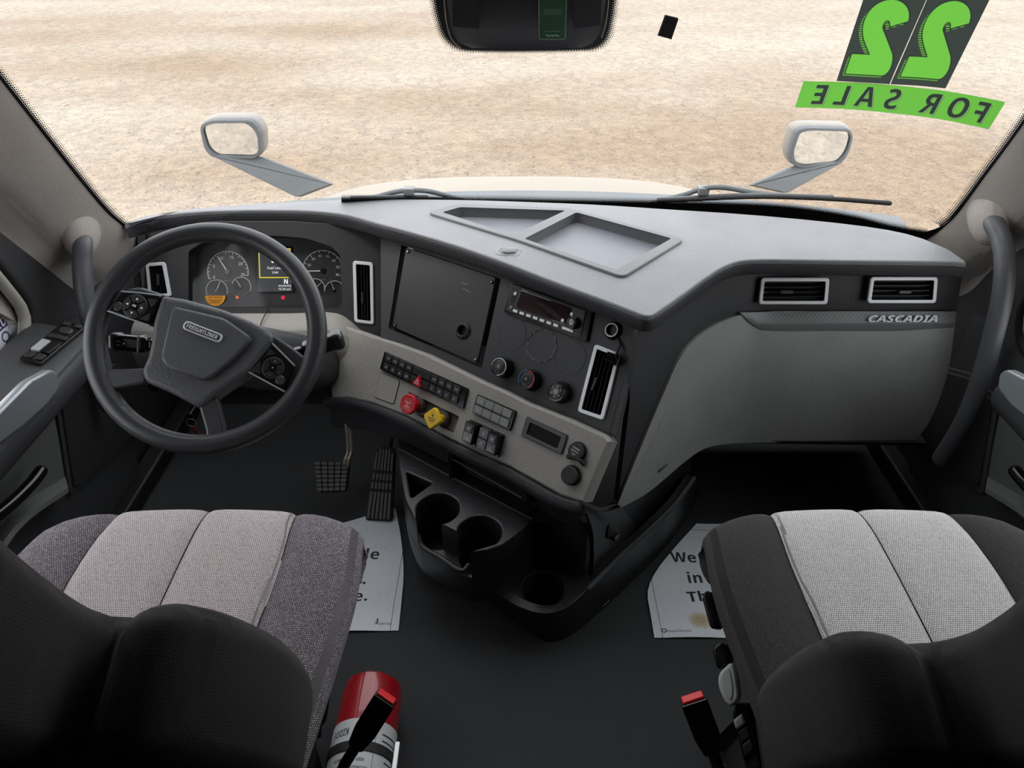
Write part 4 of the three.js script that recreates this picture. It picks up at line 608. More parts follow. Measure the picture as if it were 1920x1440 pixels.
// ---------- steering wheel ----------
const FW = new Frame(along(387.6, 629.2, 1.33), V(Math.sin(0.07) * Math.cos(0.785), Math.sin(0.785), Math.cos(0.07) * Math.cos(0.785)));
{
  const t = thing('steering_wheel', 'four spoke black steering wheel with buttons and a chrome badge', 'steering wheel', FW), R = 0.2045, f = FW, fh = FW.off(0.012), fp = FW.off(0.004);
  part(t, 'rim', new THREE.TorusGeometry(R, 0.0185, 20, 120), M.wheel);
  const hubQ = [[303, 554], [345, 560], [415, 579], [470, 601], [500, 617], [513, 634], [509, 647], [470, 697], [445, 714], [405, 741], [374, 766], [320, 737], [272, 716], [265, 695], [277, 668], [283, 640], [287, 603]];
  part(t, 'hub', ext(roundPoly(fh.poly(hubQ), 0.008, 3), 0.045, { b: 0.01, bs: 5, z: -0.03 }), M.hub);
  const pad = roundPoly(fh.off(0.012).poly([[323, 573], [420, 596], [474, 634], [440, 672], [392, 711], [376, 713], [313, 690], [300, 671]]), 0.012, 5);
  part(t, 'hub_pad', ext(pad, 0.012, { b: 0.005, bs: 4, z: 0.0135 }), M.hub);
  const spoke = (px, m, d = 0.02, z = -0.012, b = 0.005) => part(t, 'spoke', ext(roundPoly(fp.poly(px), 0.006, 3), d, { b, bs: 3, z }), m);
  spoke([[276, 690], [276, 719], [205, 733], [176, 722], [184, 700], [208, 693]], M.wheel); spoke([[372, 758], [408, 744], [424, 812], [415, 835], [388, 838], [386, 806]], M.wheel);
  spoke([[215, 545], [262, 537], [312, 553], [288, 612], [205, 588], [187, 574]], M.wheel, 0.016); spoke([[500, 620], [540, 645], [575, 672], [585, 690], [560, 718], [540, 740], [465, 700]], M.wheel, 0.016);
  const badge = FW.off(0.028).at(380, 622), ba = -0.42;
  { const g = badge, p = badge.o.clone().sub(FW.o), bx = p.dot(FW.ux), by = p.dot(FW.uy), b = part(t, 'badge', ext(roundPoly([[-0.038, -0.0085], [0.038, -0.0085], [0.038, 0.0085], [-0.038, 0.0085]], 0.0085, 6), 0.0045, { b: 0.0015, bs: 3, z: 0.0245 }).rotateZ(ba).translate(bx, by, 0), M.silver, 'chrome badge');
    part(b, 'badge_inlay', ext(roundPoly([[-0.034, -0.0058], [0.034, -0.0058], [0.034, 0.0058], [-0.034, 0.0058]], 0.0058, 6), 0.001, { z: 0.0288 }).rotateZ(ba).translate(bx, by, 0), std(0x2c2d2f, 0.4));
    const tg = new TextGeometry('FREIGHTLINER', { font, size: 0.0078, depth: 0.0012, curveSegments: 3, bevelEnabled: false }); tg.computeBoundingBox(); const bb = tg.boundingBox; tg.translate(-(bb.max.x + bb.min.x) / 2, -0.0039, 0.0294).scale(0.061 / (bb.max.x - bb.min.x), 1, 1).applyMatrix4(new THREE.Matrix4().makeRotationZ(ba).setPosition(bx, by, 0)); part(b, 'badge_lettering', tg, M.silver); }
  const pod = (px, dc, dr, small, extra, syms) => {
    const q = roundPoly(fp.off(0.006).poly(px), 0.004, 3), body = part(t, 'button_pad', ext(q, 0.01, { b: 0.0015, z: 0.002 }), M.gloss), F2 = FW.off(0.012), z0 = 0.012;
    const [cx, cy] = (() => { const d = F2.hit(...dc).sub(FW.o); return [d.dot(FW.ux), d.dot(FW.uy)]; })();
    part(body, 'button_ring', new THREE.TorusGeometry(dr, 0.0012, 8, 40).translate(cx, cy, z0), std(0x3a3b3d, 0.3));
    for (let k = 0; k < 4; k++) { const a0 = k * Math.PI / 2 + 0.45, sec = [...Array.from({ length: 9 }, (_, i) => { const a = a0 + 0.06 + (Math.PI / 2 - 0.12) * i / 8; return [cx + dr * 0.94 * Math.cos(a), cy + dr * 0.94 * Math.sin(a)]; }), ...Array.from({ length: 5 }, (_, i) => { const a = a0 + Math.PI / 2 - 0.14 - (Math.PI / 2 - 0.28) * i / 4; return [cx + dr * 0.38 * Math.cos(a), cy + dr * 0.38 * Math.sin(a)]; })];
      part(body, 'button', ext(sec, 0.003, { b: 0.0008, z: z0 - 0.001 }), M.switch); const am = a0 + Math.PI / 4; decal(body, 'symbol', dr * 0.4, dr * 0.4, 5000, (c, W, H) => { c.fillStyle = '#e3e5e6'; c.translate(W / 2, H / 2); if (syms) { c.font = `bold ${H * 0.8 | 0}px sans-serif`; c.fillText(syms[k], 0, 0); } else { c.rotate(-am + Math.PI / 2); c.beginPath(); c.moveTo(0, -H * 0.3); c.lineTo(W * 0.3, H * 0.25); c.lineTo(-W * 0.3, H * 0.25); c.fill(); } }, cx + dr * 0.66 * Math.cos(am), cy + dr * 0.66 * Math.sin(am), z0 + 0.0022); }
    part(body, 'button', cyl(dr * 0.36, dr * 0.33, 0.004, 28, 0.001).translate(cx, cy, z0 - 0.001), M.gloss); decal(body, 'symbol', dr * 0.5, dr * 0.3, 6000, txt(syms ? '+' : 'OK', { size: 0.9 }), cx, cy, z0 + 0.0032, -0.4);
    { const d = F2.hit(...small).sub(FW.o); part(body, 'round_button', lathe([[0.0085, 0], [0.0085, 0.002], [0.0075, 0.003], [0.0001, 0.0015]], 28).translate(d.dot(FW.ux), d.dot(FW.uy), z0 - 0.001), std(0x3b3c3e, 0.15)); }
    for (const e of extra) part(body, 'corner_button', ext(roundPoly(F2.poly(e), 0.0015, 2), 0.003, { b: 0.0006, z: z0 - 0.0012 }), M.switch);
  };
  for (const l of [[[229, 547], [265, 550], [303, 555]], [[203, 584], [240, 597], [281, 611]], [[512, 645], [532, 665], [553, 686]], [[468, 699], [500, 716], [533, 734]]]) part(t, 'trim_line', tube(l.map(([a, b]) => { const d = fp.off(0.005).hit(a, b).sub(FW.o); return V(d.dot(FW.ux), d.dot(FW.uy), 0.011); }), 0.0014, { seg: 12, rs: 6 }), std(0x9fa2a4, 0.3));
  pod([[229, 548], [302, 556], [281, 609], [203, 583]], [253, 574], 0.0215, [222, 575], [[[278, 560], [296, 562], [291, 572], [284, 577]], [[283, 587], [280, 603], [261, 598]]], null);
  pod([[511, 647], [551, 687], [533, 732], [469, 697]], [512, 690], 0.0195, [526, 713], [[[506, 654], [518, 664], [500, 668], [495, 672]], [[489, 676], [489, 702], [473, 696]]], ['+', '≡', '-', '↔']);
}
// ---------- column, stalks ----------
{
  const t = thing('steering_column', 'black steering column shroud between wheel and dash', 'steering column', FW.pt(0, -0.02, -0.12));
  const ax = FW.n, base = FW.o.clone().addScaledVector(ax, -0.04).addScaledVector(FW.uy, -0.02), end = V(base.x + 0.02, 0.375, -1.62), ring = (c, w, h, k) => Array.from({ length: 25 }, (_, i) => { const a = i / 24 * 2 * Math.PI, x = Math.sign(Math.cos(a)) * Math.abs(Math.cos(a)) ** 0.7 * w, y = Math.sign(Math.sin(a)) * Math.abs(Math.sin(a)) ** 0.7 * h; return c.clone().addScaledVector(FW.ux, x).addScaledVector(FW.uy, y); });
  const rows = [ring(base.clone().addScaledVector(ax, 0.02), 0.045, 0.04), ring(base, 0.07, 0.055), ring(base.clone().lerp(end, 0.25), 0.085, 0.065), ring(base.clone().lerp(end, 0.6), 0.095, 0.07), ring(end, 0.1, 0.07)];
  part(t, 'shroud', world(t, sheet(rows)), M.trim);
  const stalk = (label, a, b, c, pxTag, tagSize, kind) => {
    const s = thing('column_stalk', label, 'control stalk', a), dir = c.clone().sub(a), L = dir.length(), q = new THREE.Quaternion().setFromUnitVectors(V(1, 0, 0), dir.clone().normalize()); s.quaternion.copy(q);
    part(s, 'stem', rbox(L * 0.42, 0.022, 0.02, 0.007, 3).translate(L * 0.2, 0, 0), M.gloss); const k = part(s, 'grip', rbox(L * 0.62, 0.032, 0.032, 0.01, 4).translate(L * 0.7, 0, 0), M.gloss); part(k, 'end_cap', rbox(L * 0.2, 0.036, 0.036, 0.01, 4).translate(L * 0.93, 0, 0), std(0x2a2b2d, 0.3));
    part(k, 'collar_ring', rbox(0.004, 0.0335, 0.0335, 0.002).translate(L * 0.52, 0, 0), M.cap); const e = CAM.clone().sub(c).applyQuaternion(q.clone().invert());
    if (kind) { const g = new THREE.PlaneGeometry(0.026, 0.014); if (dir.x < 0) g.rotateZ(Math.PI); const d = decal(k, 'symbol', 0.026, 0.013, 4500, (c2, W, H) => { c2.strokeStyle = c2.fillStyle = '#dcdedf'; c2.lineWidth = 4; c2.beginPath(); c2.arc(W * 0.35, H * 0.55, H * 0.36, 3.5, 5.9); c2.moveTo(W * 0.2, H * 0.8); c2.lineTo(W * 0.5, H * 0.8); c2.stroke(); c2.beginPath(); c2.moveTo(W * 0.7, H * 0.3); c2.lineTo(W * 0.9, H * 0.5); c2.lineTo(W * 0.7, H * 0.7); c2.fill(); }, 0, 0, 0, dir.x < 0 ? Math.PI : 0); d.position.set(L * 0.8, 0, 0); d.lookAt(0, 0, 0); d.rotation.set(0, 0, 0); d.position.set(L * 0.8, 0, 0.0185); }
  };
  const fs = FW.off(-0.045);
  stalk('wiper stalk left of the wheel hub', fs.hit(325, 650), 0, fs.hit(212, 640), 0, 0, 1);
  stalk('gear selector stalk right of the wheel rim', fs.hit(520, 675), 0, fs.hit(640, 634), 0, 0, 0);
  const kf = V(-0.655, 0.43, -1.57), kt = thing('key_ring', 'ignition key with a split ring and red tag under the wheel', 'key', atZ(357, 786, -1.5)), kb = kt.position.clone();
  part(kt, 'ring', new THREE.TorusGeometry(0.013, 0.0012, 8, 32).translate(0, -0.012, 0), M.steel); part(kt, 'tag', rbox(0.009, 0.045, 0.002, 0.001).rotateZ(0.2).translate(0.006, -0.045, 0.002), std(0x9c3a2c, 0.5)); part(kt, 'key_head', rbox(0.02, 0.016, 0.004, 0.002).translate(0, 0.008, -0.002), M.gloss); part(kt, 'key_blade', rbox(0.005, 0.004, 0.12, 0.001).translate(0, 0.012, -0.06), M.steel);
}
// ---------- pedals ----------
{
  const top = atY(722, 832, 0.19), bot = atY(709, 985, 0.012), up = top.clone().sub(bot), L = up.length(), nn = V(1, 0, 0).cross(up).normalize(), f = new Frame(bot.clone().lerp(top, 0.5), nn.z > 0 ? nn : nn.negate()), t = thing('accelerator_pedal', 'long ribbed accelerator pedal beside the console', 'pedal', f);
  const tl = f.loc(705, 836), tr = f.loc(742, 840), br = f.loc(735, 978), bl = f.loc(684, 976), q = [tl, tr, br, bl], out = roundPoly([P2(tl, tr, 0.12), P2(tl, tr, 0.9), quadAt(q, 1, 0.07), br, bl, quadAt(q, 0, 0.08)], 0.012, 4);
  part(t, 'plate', ext(out, 0.018, { b: 0.003, z: -0.018 }), M.rubber);
  for (const [v0, v1] of [[0.03, 0.32], [0.36, 0.45], [0.48, 0.57], [0.61, 0.97]]) for (let i = 0; i < 6; i++) { const w = v0 < 0.1 && (i === 0 || i === 5) ? v0 + 0.05 : v0; part(t, 'rib', ext(roundPoly(subQuad(q, 0.06 + i * 0.15, 0.06 + i * 0.15 + 0.11, w, v1), 0.002, 2), 0.006, { b: 0.0015, z: -0.001 }), std(0x6b6863, 0.55)); }
  part(t, 'lever', world(t, tube([f.pt(0.01, L * 0.3, -0.01), V(f.o.x + 0.02, 0.22, -1.75), V(f.o.x + 0.02, 0.24, -1.97)], 0.011)), M.rubber);
  const bo = atY(622, 893, 0.12), fb = new Frame(bo, nrm(52)), b = thing('brake_pedal', 'square studded brake pedal on a steel arm', 'pedal', fb), bq = fb.poly([[588, 865], [656, 866], [650, 921], [594, 923]]);
  part(b, 'pad', ext(roundPoly(bq, 0.012, 4), 0.016, { b: 0.004, bs: 3, z: -0.016 }), M.rubber);
  for (let i = 0; i < 5; i++) for (let j = 0; j < 7; j++) { const s = subQuad(bq, 0.03 + i * 0.192, 0.03 + i * 0.192 + 0.165, 0.02 + j * 0.14, 0.02 + j * 0.14 + 0.115); part(b, 'stud', ext(roundPoly(s, 0.002, 2), 0.007, { b: 0.0015, z: -0.001 }), std(0x5a5b5c, 0.5)); }
  const A = [fb.pt(0.03, 0.02, -0.016), atY(651, 862, 0.155), atY(656, 848, 0.17), atY(655, 815, 0.215), atY(652, 776, 0.265), V(atY(652, 776, 0.265).x, 0.36, -1.72)];
  for (const dx of [-0.0045, 0.0045]) part(b, 'arm', world(b, tube(A.map((p) => V(p.x + dx, p.y, p.z)), 0.0062, { seg: 50 })), std(0xb0a898, 0.35, { metalness: 0.5 }));
}
// ---------- centre console ----------
{
  const t = thing('centre_console', 'black floor console with two open cup holders and a lower cup well', 'console', V(0.05, 0, -1.25)), C = (n, g, m = M.console) => part(t, n, world(t, g), m);
  const A = [0.165, 1.10], dB = [-0.783, 0.62], dS = [0.69, 0.72];                                      // plan coordinates x, -z
  const foot = [A, [A[0] + dS[0] * 0.46, A[1] + dS[1] * 0.46], [0.48, 1.85], [-0.28, 1.85], [A[0] + dB[0] * 0.6, A[1] + dB[1] * 0.6]];
  C('tower', onFrame(HF(0), ext(roundPoly(foot, 0.02, 3), 0.30, { b: 0.004 })));
  // side of the tower up to the dash trim
  C('tower_side', loft([[[1094, 946], [1112, 1000], [1112, 1085]], [[1130, 960], [1150, 1000], [1145, 1060]], [[1166, 950], [1190, 985], [1200, 1010]]].map((c, i) => c.map(([a, b], j) => { const p = j === 0 ? FS.off(-0.003).hit(a, b) : new Frame(V(A[0], 0, -A[1] + 0.012), V(0.72, 0, 0.69)).hit(a, b); return p; })), 8, 10, 0.012));
  // cup holder tray: bays open towards the rear
  const H = HF(0.27), c1 = H.loc(821, 953), c2 = H.loc(899, 997), r = 0.05, e = [c2[0] - c1[0], c2[1] - c1[1]], el = Math.hypot(...e), ex = [e[0] / el, e[1] / el], fr = [ex[1], -ex[0]]; // fr points towards the seats
  const W2 = (c, a, rr) => [c[0] + rr * (ex[0] * Math.cos(a) + fr[0] * Math.sin(a)), c[1] + rr * (ex[1] * Math.cos(a) + fr[1] * Math.sin(a))];
  const arc = (c, a0, a1) => Array.from({ length: 21 }, (_, i) => W2(c, a0 + (a1 - a0) * i / 20, r)), rad = Math.PI / 180;
  const left = H.poly([[747, 841], [749, 880], [753, 905], [760, 935], [770, 960], [780, 975]]), rightRim = H.poly([[882, 1035], [915, 1031], [942, 1020], [970, 999], [998, 974]]);
  const bay = [...left, ...arc(c1, 140 * rad, 400 * rad), ...arc(c2, 145 * rad, 405 * rad), ...rightRim];
  const tri = roundPoly(H.poly([[762, 884], [811, 905], [771, 934]]), 0.008, 4);
  C('cup_tray', onFrame(HF(0.175), ext(bay, 0.095, { b: 0.004, bs: 3, holes: [tri] })));
  const lipF = H.poly([[747, 841], [749, 880], [753, 905], [760, 935], [770, 960], [780, 975]]);
  const base = [...lipF, ...HF(0.2).poly([[790, 1022], [868, 1070]]), ...rightRim];
  C('tray_base', onFrame(HF(0.1), ext(base, 0.085, { b: 0.004, bs: 3, holes: [ell(c1[0], c1[1], r - 0.002, r - 0.002), ell(c2[0], c2[1], r - 0.002, r - 0.002)] })));
  C('tray_front_lip', tube([HF(0.195).hit(784, 1005), HF(0.195).hit(792, 1024), HF(0.195).hit(830, 1048), HF(0.195).hit(868, 1070), HF(0.2).hit(878, 1060)], 0.006));
  C('tray_ridge', tube([H.hit(748, 842), H.hit(870, 907), H.hit(998, 974)], 0.004)); C('tray_ridge', tube([HF(0.33).hit(850, 862), HF(0.33).hit(915, 898), HF(0.33).hit(978, 934)], 0.003));
  C('storage_shelf', onFrame(HF(0.262), ext([...H.poly([[747, 841], [998, 974]]), [A[0] - 0.02, A[1] + 0.03], [A[0] + dB[0] * 0.6, A[1] + dB[1] * 0.6]], 0.006, { smooth: 0 })));
  C('divider_post', rbox(0.012, 0.09, 0.012, 0.002).translate(...HF(0.3).hit(990, 940).toArray())); C('divider_post', rbox(0.012, 0.09, 0.03, 0.002).translate(...HF(0.3).hit(846, 872).toArray()));
  // low plinth following the floor
  const topPx = [[757, 930], [790, 1010], [868, 1076], [930, 1112], [975, 1138], [1020, 1150], [1062, 1140], [1104, 1103], [1160, 1045], [1215, 995], [1265, 945], [1300, 897]], botPx = [[760, 975], [795, 1048], [872, 1102], [940, 1146], [990, 1184], [1030, 1204], [1072, 1190], [1120, 1152], [1190, 1086], [1245, 1030], [1290, 970], [1316, 915]];
  const topY = [0.12, 0.12, 0.12, 0.12, 0.12, 0.12, 0.12, 0.12, 0.13, 0.15, 0.17, 0.19];
  C('plinth_wall', loft(topPx.map((p, i) => [atY(p[0], p[1], topY[i]), atY((p[0] + botPx[i][0]) / 2, (p[1] + botPx[i][1]) / 2 + 2, topY[i] / 2), atY(botPx[i][0], botPx[i][1], 0.001)]), 60, 8, 0.02));
  C('pocket_lip', tube(topPx.slice(7).map((p, i) => atY(p[0], p[1], topY[i + 7])), 0.007), grained(0x3b3d40, 0.5, 0.0004));
  const L = HF(0.12), cw = L.loc(1018, 1104), plan = [...spline2(L.poly(topPx.slice(0, 8)), 40), [A[0] + 0.02, A[1] + 0.01], [A[0] + dB[0] * 0.6, A[1] + dB[1] * 0.6]];
  C('plinth_top', onFrame(HF(0.1), ext(plan, 0.02, { b: 0.003, holes: [ell(cw[0], cw[1], 0.05, 0.05, 40)] })));
  C('cup_well', onFrame(new Frame(V(cw[0], 0.02, -cw[1]), V(0, 1, 0)), lathe([[0.0001, 0], [0.046, 0], [0.0495, 0.1], [0.053, 0.102], [0.0515, 0.0995]], 40)), M.deep);
  for (const [a, b] of [[1070, 1178], [1132, 1130]]) C('foot_clip', rbox(0.03, 0.006, 0.016, 0.002).rotateY(0.75).translate(...atY(a, b, 0.012).toArray()), M.gloss);
  // coat hook on the tower side
  const hf = new Frame(V(A[0], 0, -A[1] + 0.014), V(0.72, 0, 0.69)).at(1148, 986); C('hook_plate', onFrame(hf, ext(roundPoly(hf.poly([[1140, 970], [1158, 966], [1156, 1005], [1137, 1010]]), 0.004, 3), 0.006, { b: 0.001, z: -0.002 })), M.dark); C('hook', onFrame(hf, rbox(0.022, 0.012, 0.02, 0.004).translate(0, -0.028, 0.008)), M.gloss);
}
// ---------- floor papers ----------
function paper(label, edge, w, dirx, draw) {
  const e = spline3(edge.map(([a, b]) => atY(a, b, 0.003)), 12), z0 = Math.min(...e.map((p) => p.z)), z1 = Math.max(...e.map((p) => p.z)), xs = e.map((p) => p.x), xe = dirx > 0 ? Math.min(...xs) : Math.max(...xs);
  const t = thing('floor_paper', label, 'paper', V(xe + dirx * w / 2, 0, (z0 + z1) / 2));
  const grid = e.map((p, j) => Array.from({ length: 15 }, (_, i) => { const k = i / 14, x = p.x + (xe + dirx * w - p.x) * k; return V(x, 0.004 + 0.002 * Math.sin(x * 31 + j * 0.6) + 0.0015 * Math.sin(j * 1.1 + x * 9) + 0.002 + (dirx < 0 ? 0.018 * Math.max(0, 1 - j / 4) ** 2 : 0), p.z + (dirx < 0 ? k * (0.11 * (1 - j / 12) + 0.012) : 0)); }));
  const g = sheet(dirx > 0 ? grid : grid.map((r) => r.slice().reverse()), 0, true), p = g.attributes.position, uv = g.attributes.uv, xl = dirx > 0 ? xe : xe - w;
  for (let i = 0; i < uv.count; i++) uv.setXY(i, Math.max(0, Math.min(1, (p.getX(i) - xl) / w)), Math.max(0, Math.min(1, (z1 + 0.035 - p.getZ(i)) / (z1 - z0 + 0.035))));
  const W = 520, H = 520 * (z1 - z0 + 0.035) / w; part(t, 'sheet', mapUV(world(t, g), cell(W, H, (c, cw, ch) => { c.fillStyle = '#dde2e8'; c.fillRect(0, 0, cw, ch); for (let k = 0; k < 260; k++) { c.fillStyle = `rgba(90,92,96,${rnd() * 0.07})`; c.beginPath(); c.ellipse(rnd() * cw, rnd() * ch, 2 + rnd() * 16, 1 + rnd() * 5, rnd() * 3, 0, 7); c.fill(); } c.strokeStyle = '#5d6167'; c.lineWidth = 2; c.strokeRect(cw * 0.055, ch * 0.06, cw * 0.89, ch * 0.87); draw(c, cw, ch, (px, py) => { const q = atY(px, py, 0.005); return [(q.x - xl) / w * cw, (1 - (z1 + 0.035 - q.z) / (z1 - z0 + 0.035)) * ch]; }); })), M.print);
}
// canvas rows run down while z grows towards the seats, so v is measured from the far edge
paper('white printed floor paper half under the driver seat', [[743, 963], [752, 1010], [757, 1075], [753, 1130], [747, 1182]], 0.36, -1, (c, W, H, at) => {
  c.fillStyle = '#16171a'; c.textAlign = 'right'; c.font = 'bold 68px sans-serif'; let q = at(713, 1040); c.fillText('le', ...q); q = at(689, 1085); c.fillText('.', ...q); q = at(692, 1117); c.fillText('e.', ...q);
  c.font = '15px sans-serif'; q = at(733, 1169); c.fillText('Imperial', ...q); q = at(708, 1168); c.fillRect(q[0] - 4, q[1] - 16, 5, 20);
});
paper('white printed floor paper with a brown splash beside the passenger seat', [[1306, 982], [1262, 1032], [1226, 1080], [1214, 1112], [1219, 1150], [1227, 1196]], 0.36, 1, (c, W, H, at) => {
  c.fillStyle = '#16171a'; c.textAlign = 'left'; c.font = 'bold 66px sans-serif'; let q = at(1257, 1046); c.fillText('We', ...q); q = at(1287, 1083); c.fillText('in', ...q); q = at(1288, 1119); c.fillText('Th', ...q);
  c.font = '13px sans-serif'; q = at(1250, 1183); c.fillText('Please Recycle', ...q); q = at(1245, 1182); c.lineWidth = 3; c.strokeStyle = '#16171a'; c.beginPath(); c.arc(q[0], q[1], 7, 0, 7); c.stroke();
  q = at(1312, 1164); c.fillStyle = '#c3b69a'; c.beginPath(); for (let k = 0; k < 48; k++) { const a = k / 24 * Math.PI, r = k % 2 ? 26 : 34 + rnd() * 14; c.lineTo(q[0] + Math.cos(a) * r * 1.1, q[1] + Math.sin(a) * r * 0.9); } c.fill(); c.fillStyle = '#b3a484'; c.beginPath(); c.ellipse(q[0], q[1], 20, 15, 0, 0, 7); c.fill();
});
// ---------- seats ----------
const weave = (base, light, ratio, sd) => { const n = noiseTile(256, 128, sd), n2 = noiseTile(256, 22, sd + 1); return tex(256, (x, y, i) => { const cx = x % 8, row = (y / 8) | 0, sh = (x + (row % 2) * 4) % 8, th = (sh < 5 && y % 8 < 6) ? 1 : 0, k = th * (n[i] > 1 - ratio ? 1 : 0.35) * (0.7 + n[i] * 0.5) + (n2[i] - 0.5) * 0.15; return base.map((b, j) => b + (light[j] - b) * Math.max(0, Math.min(1, k))); }, true, 0.1); };
const weaveB = tex(256, (x, y) => { const row = (y / 8) | 0, sh = (x + (row % 2) * 4) % 8; return sh < 6 && y % 8 < 6 ? 0.8 : 0.2; }, false, 0.1);
const fabric = (map, r = 0.95, k = 0.0006) => std(0xffffff, r, { map, bumpMap: weaveB, bumpScale: k, sheen: 0.3, sheenRoughness: 0.6, sheenColor: new THREE.Color(0x6a6666) });
const fab = { lightL: fabric(weave([0.58, 0.54, 0.54], [0.9, 0.855, 0.855], 0.65, 41)), boltL: fabric(weave([0.3, 0.28, 0.3], [0.72, 0.69, 0.71], 0.45, 43)), lightR: fabric(weave([0.6, 0.6, 0.59], [0.93, 0.92, 0.91], 0.7, 45)), boltR: fabric(weave([0.165, 0.155, 0.155], [0.28, 0.265, 0.26], 0.4, 47)), back: fabric(weave([0.14, 0.13, 0.125], [0.2, 0.185, 0.175], 0.4, 49), 0.95, 0.0002) };
function seat(label, xc, inner, light, bolt, px, sideMat) {
  const t = thing('suspension_seat', label, 'seat', V(xc, 0, -0.6)), w = 0.275, top = 0.622, S = (n, g, m) => part(t, n, world(t, g), m);
  const rows = [[-0.80, -0.09, 0.92], [-0.838, -0.07, 0.93], [-0.85, -0.04, 0.94], [-0.838, -0.014, 0.955], [-0.80, -0.002, 0.975], [-0.72, 0.0, 1], [-0.6, -0.006, 0.97], [-0.48, -0.014, 0.92], [-0.38, -0.012, 0.88]];
  const strip = (cols) => loft(cols.map(([a, y]) => rows.map(([z, d, s]) => V(xc + a * w * s, top + Math.max(-0.1, y + d), z + (Math.abs(a) > 0.6 ? 0.05 * (Math.abs(a) - 0.6) : 0) + 0.02 * a * a))).map((c) => c), 12, 26, 0.006);
  S('side_bolster', strip([[-0.84, -0.085], [-0.95, -0.06], [-0.985, -0.025], [-0.92, -0.004], [-0.75, 0.006], [-0.6, 0.0], [-0.553, -0.006]]), bolt); S('side_bolster', strip([[0.553, -0.006], [0.6, 0.0], [0.75, 0.006], [0.92, -0.004], [0.985, -0.025], [0.95, -0.06], [0.84, -0.085]]), bolt);
  S('centre_panel', strip([[-0.548, -0.006], [-0.52, 0.001], [-0.3, 0.004], [-0.05, 0.002], [-0.004, -0.004]]), light); S('centre_panel', strip([[0.004, -0.004], [0.05, 0.002], [0.3, 0.004], [0.52, 0.001], [0.548, -0.006]]), light);
  S('cushion_pan', rbox(w * 1.5, 0.1, 0.34, 0.03, 3).translate(xc, 0.46, -0.57), M.dark); S('seat_base', rbox(0.26, 0.4, 0.34, 0.02, 2).translate(xc, 0.2, -0.55), M.deep);
  // backrest: wide at the waist with a shoulder, narrow above
  const f = new Frame(V(xc, 0.55, -0.55), V(0, -0.371, 0.928)), s = inner, half = f.poly(px).map(([u, v]) => [Math.abs(u), v]), bottom = [[0.12, -0.2], [0.17, -0.17]];
  const hi = half[half.length - 1], up = [[Math.max(0.11, hi[0] - 0.0), hi[1] + 0.12], [0.11, hi[1] + 0.3], [0.06, hi[1] + 0.36], [0, hi[1] + 0.37]];
  const run = spline2([...bottom, ...half, ...up], 70), full = [...run, ...run.slice(0, -1).reverse().map(([u, v]) => [-u, v])];
  S('backrest', onFrame(f, ext(full, 0.13, { b: 0.03, bs: 6, z: -0.008, smooth: 0.9 })), fab.back);
  return t;
}
const driverSeat = seat('driver seat with pinkish grey centre panels and mottled grey bolsters', -0.5, 1, fab.lightL, fab.boltL, [[573, 1405], [588, 1340], [591, 1278], [580, 1240], [540, 1200], [450, 1158], [350, 1136], [285, 1134], [245, 1143], [226, 1160], [175, 1137], [110, 1088], [50, 1036], [0, 990]]);
const passSeat = seat('passenger seat with pale grey centre panels and black bolsters', 0.57, -1, fab.lightR, fab.boltR, [[1416, 1440], [1406, 1340], [1412, 1295], [1440, 1255], [1500, 1214], [1560, 1192], [1640, 1186], [1700, 1194], [1732, 1210], [1790, 1196], [1850, 1160], [1920, 1106]]);
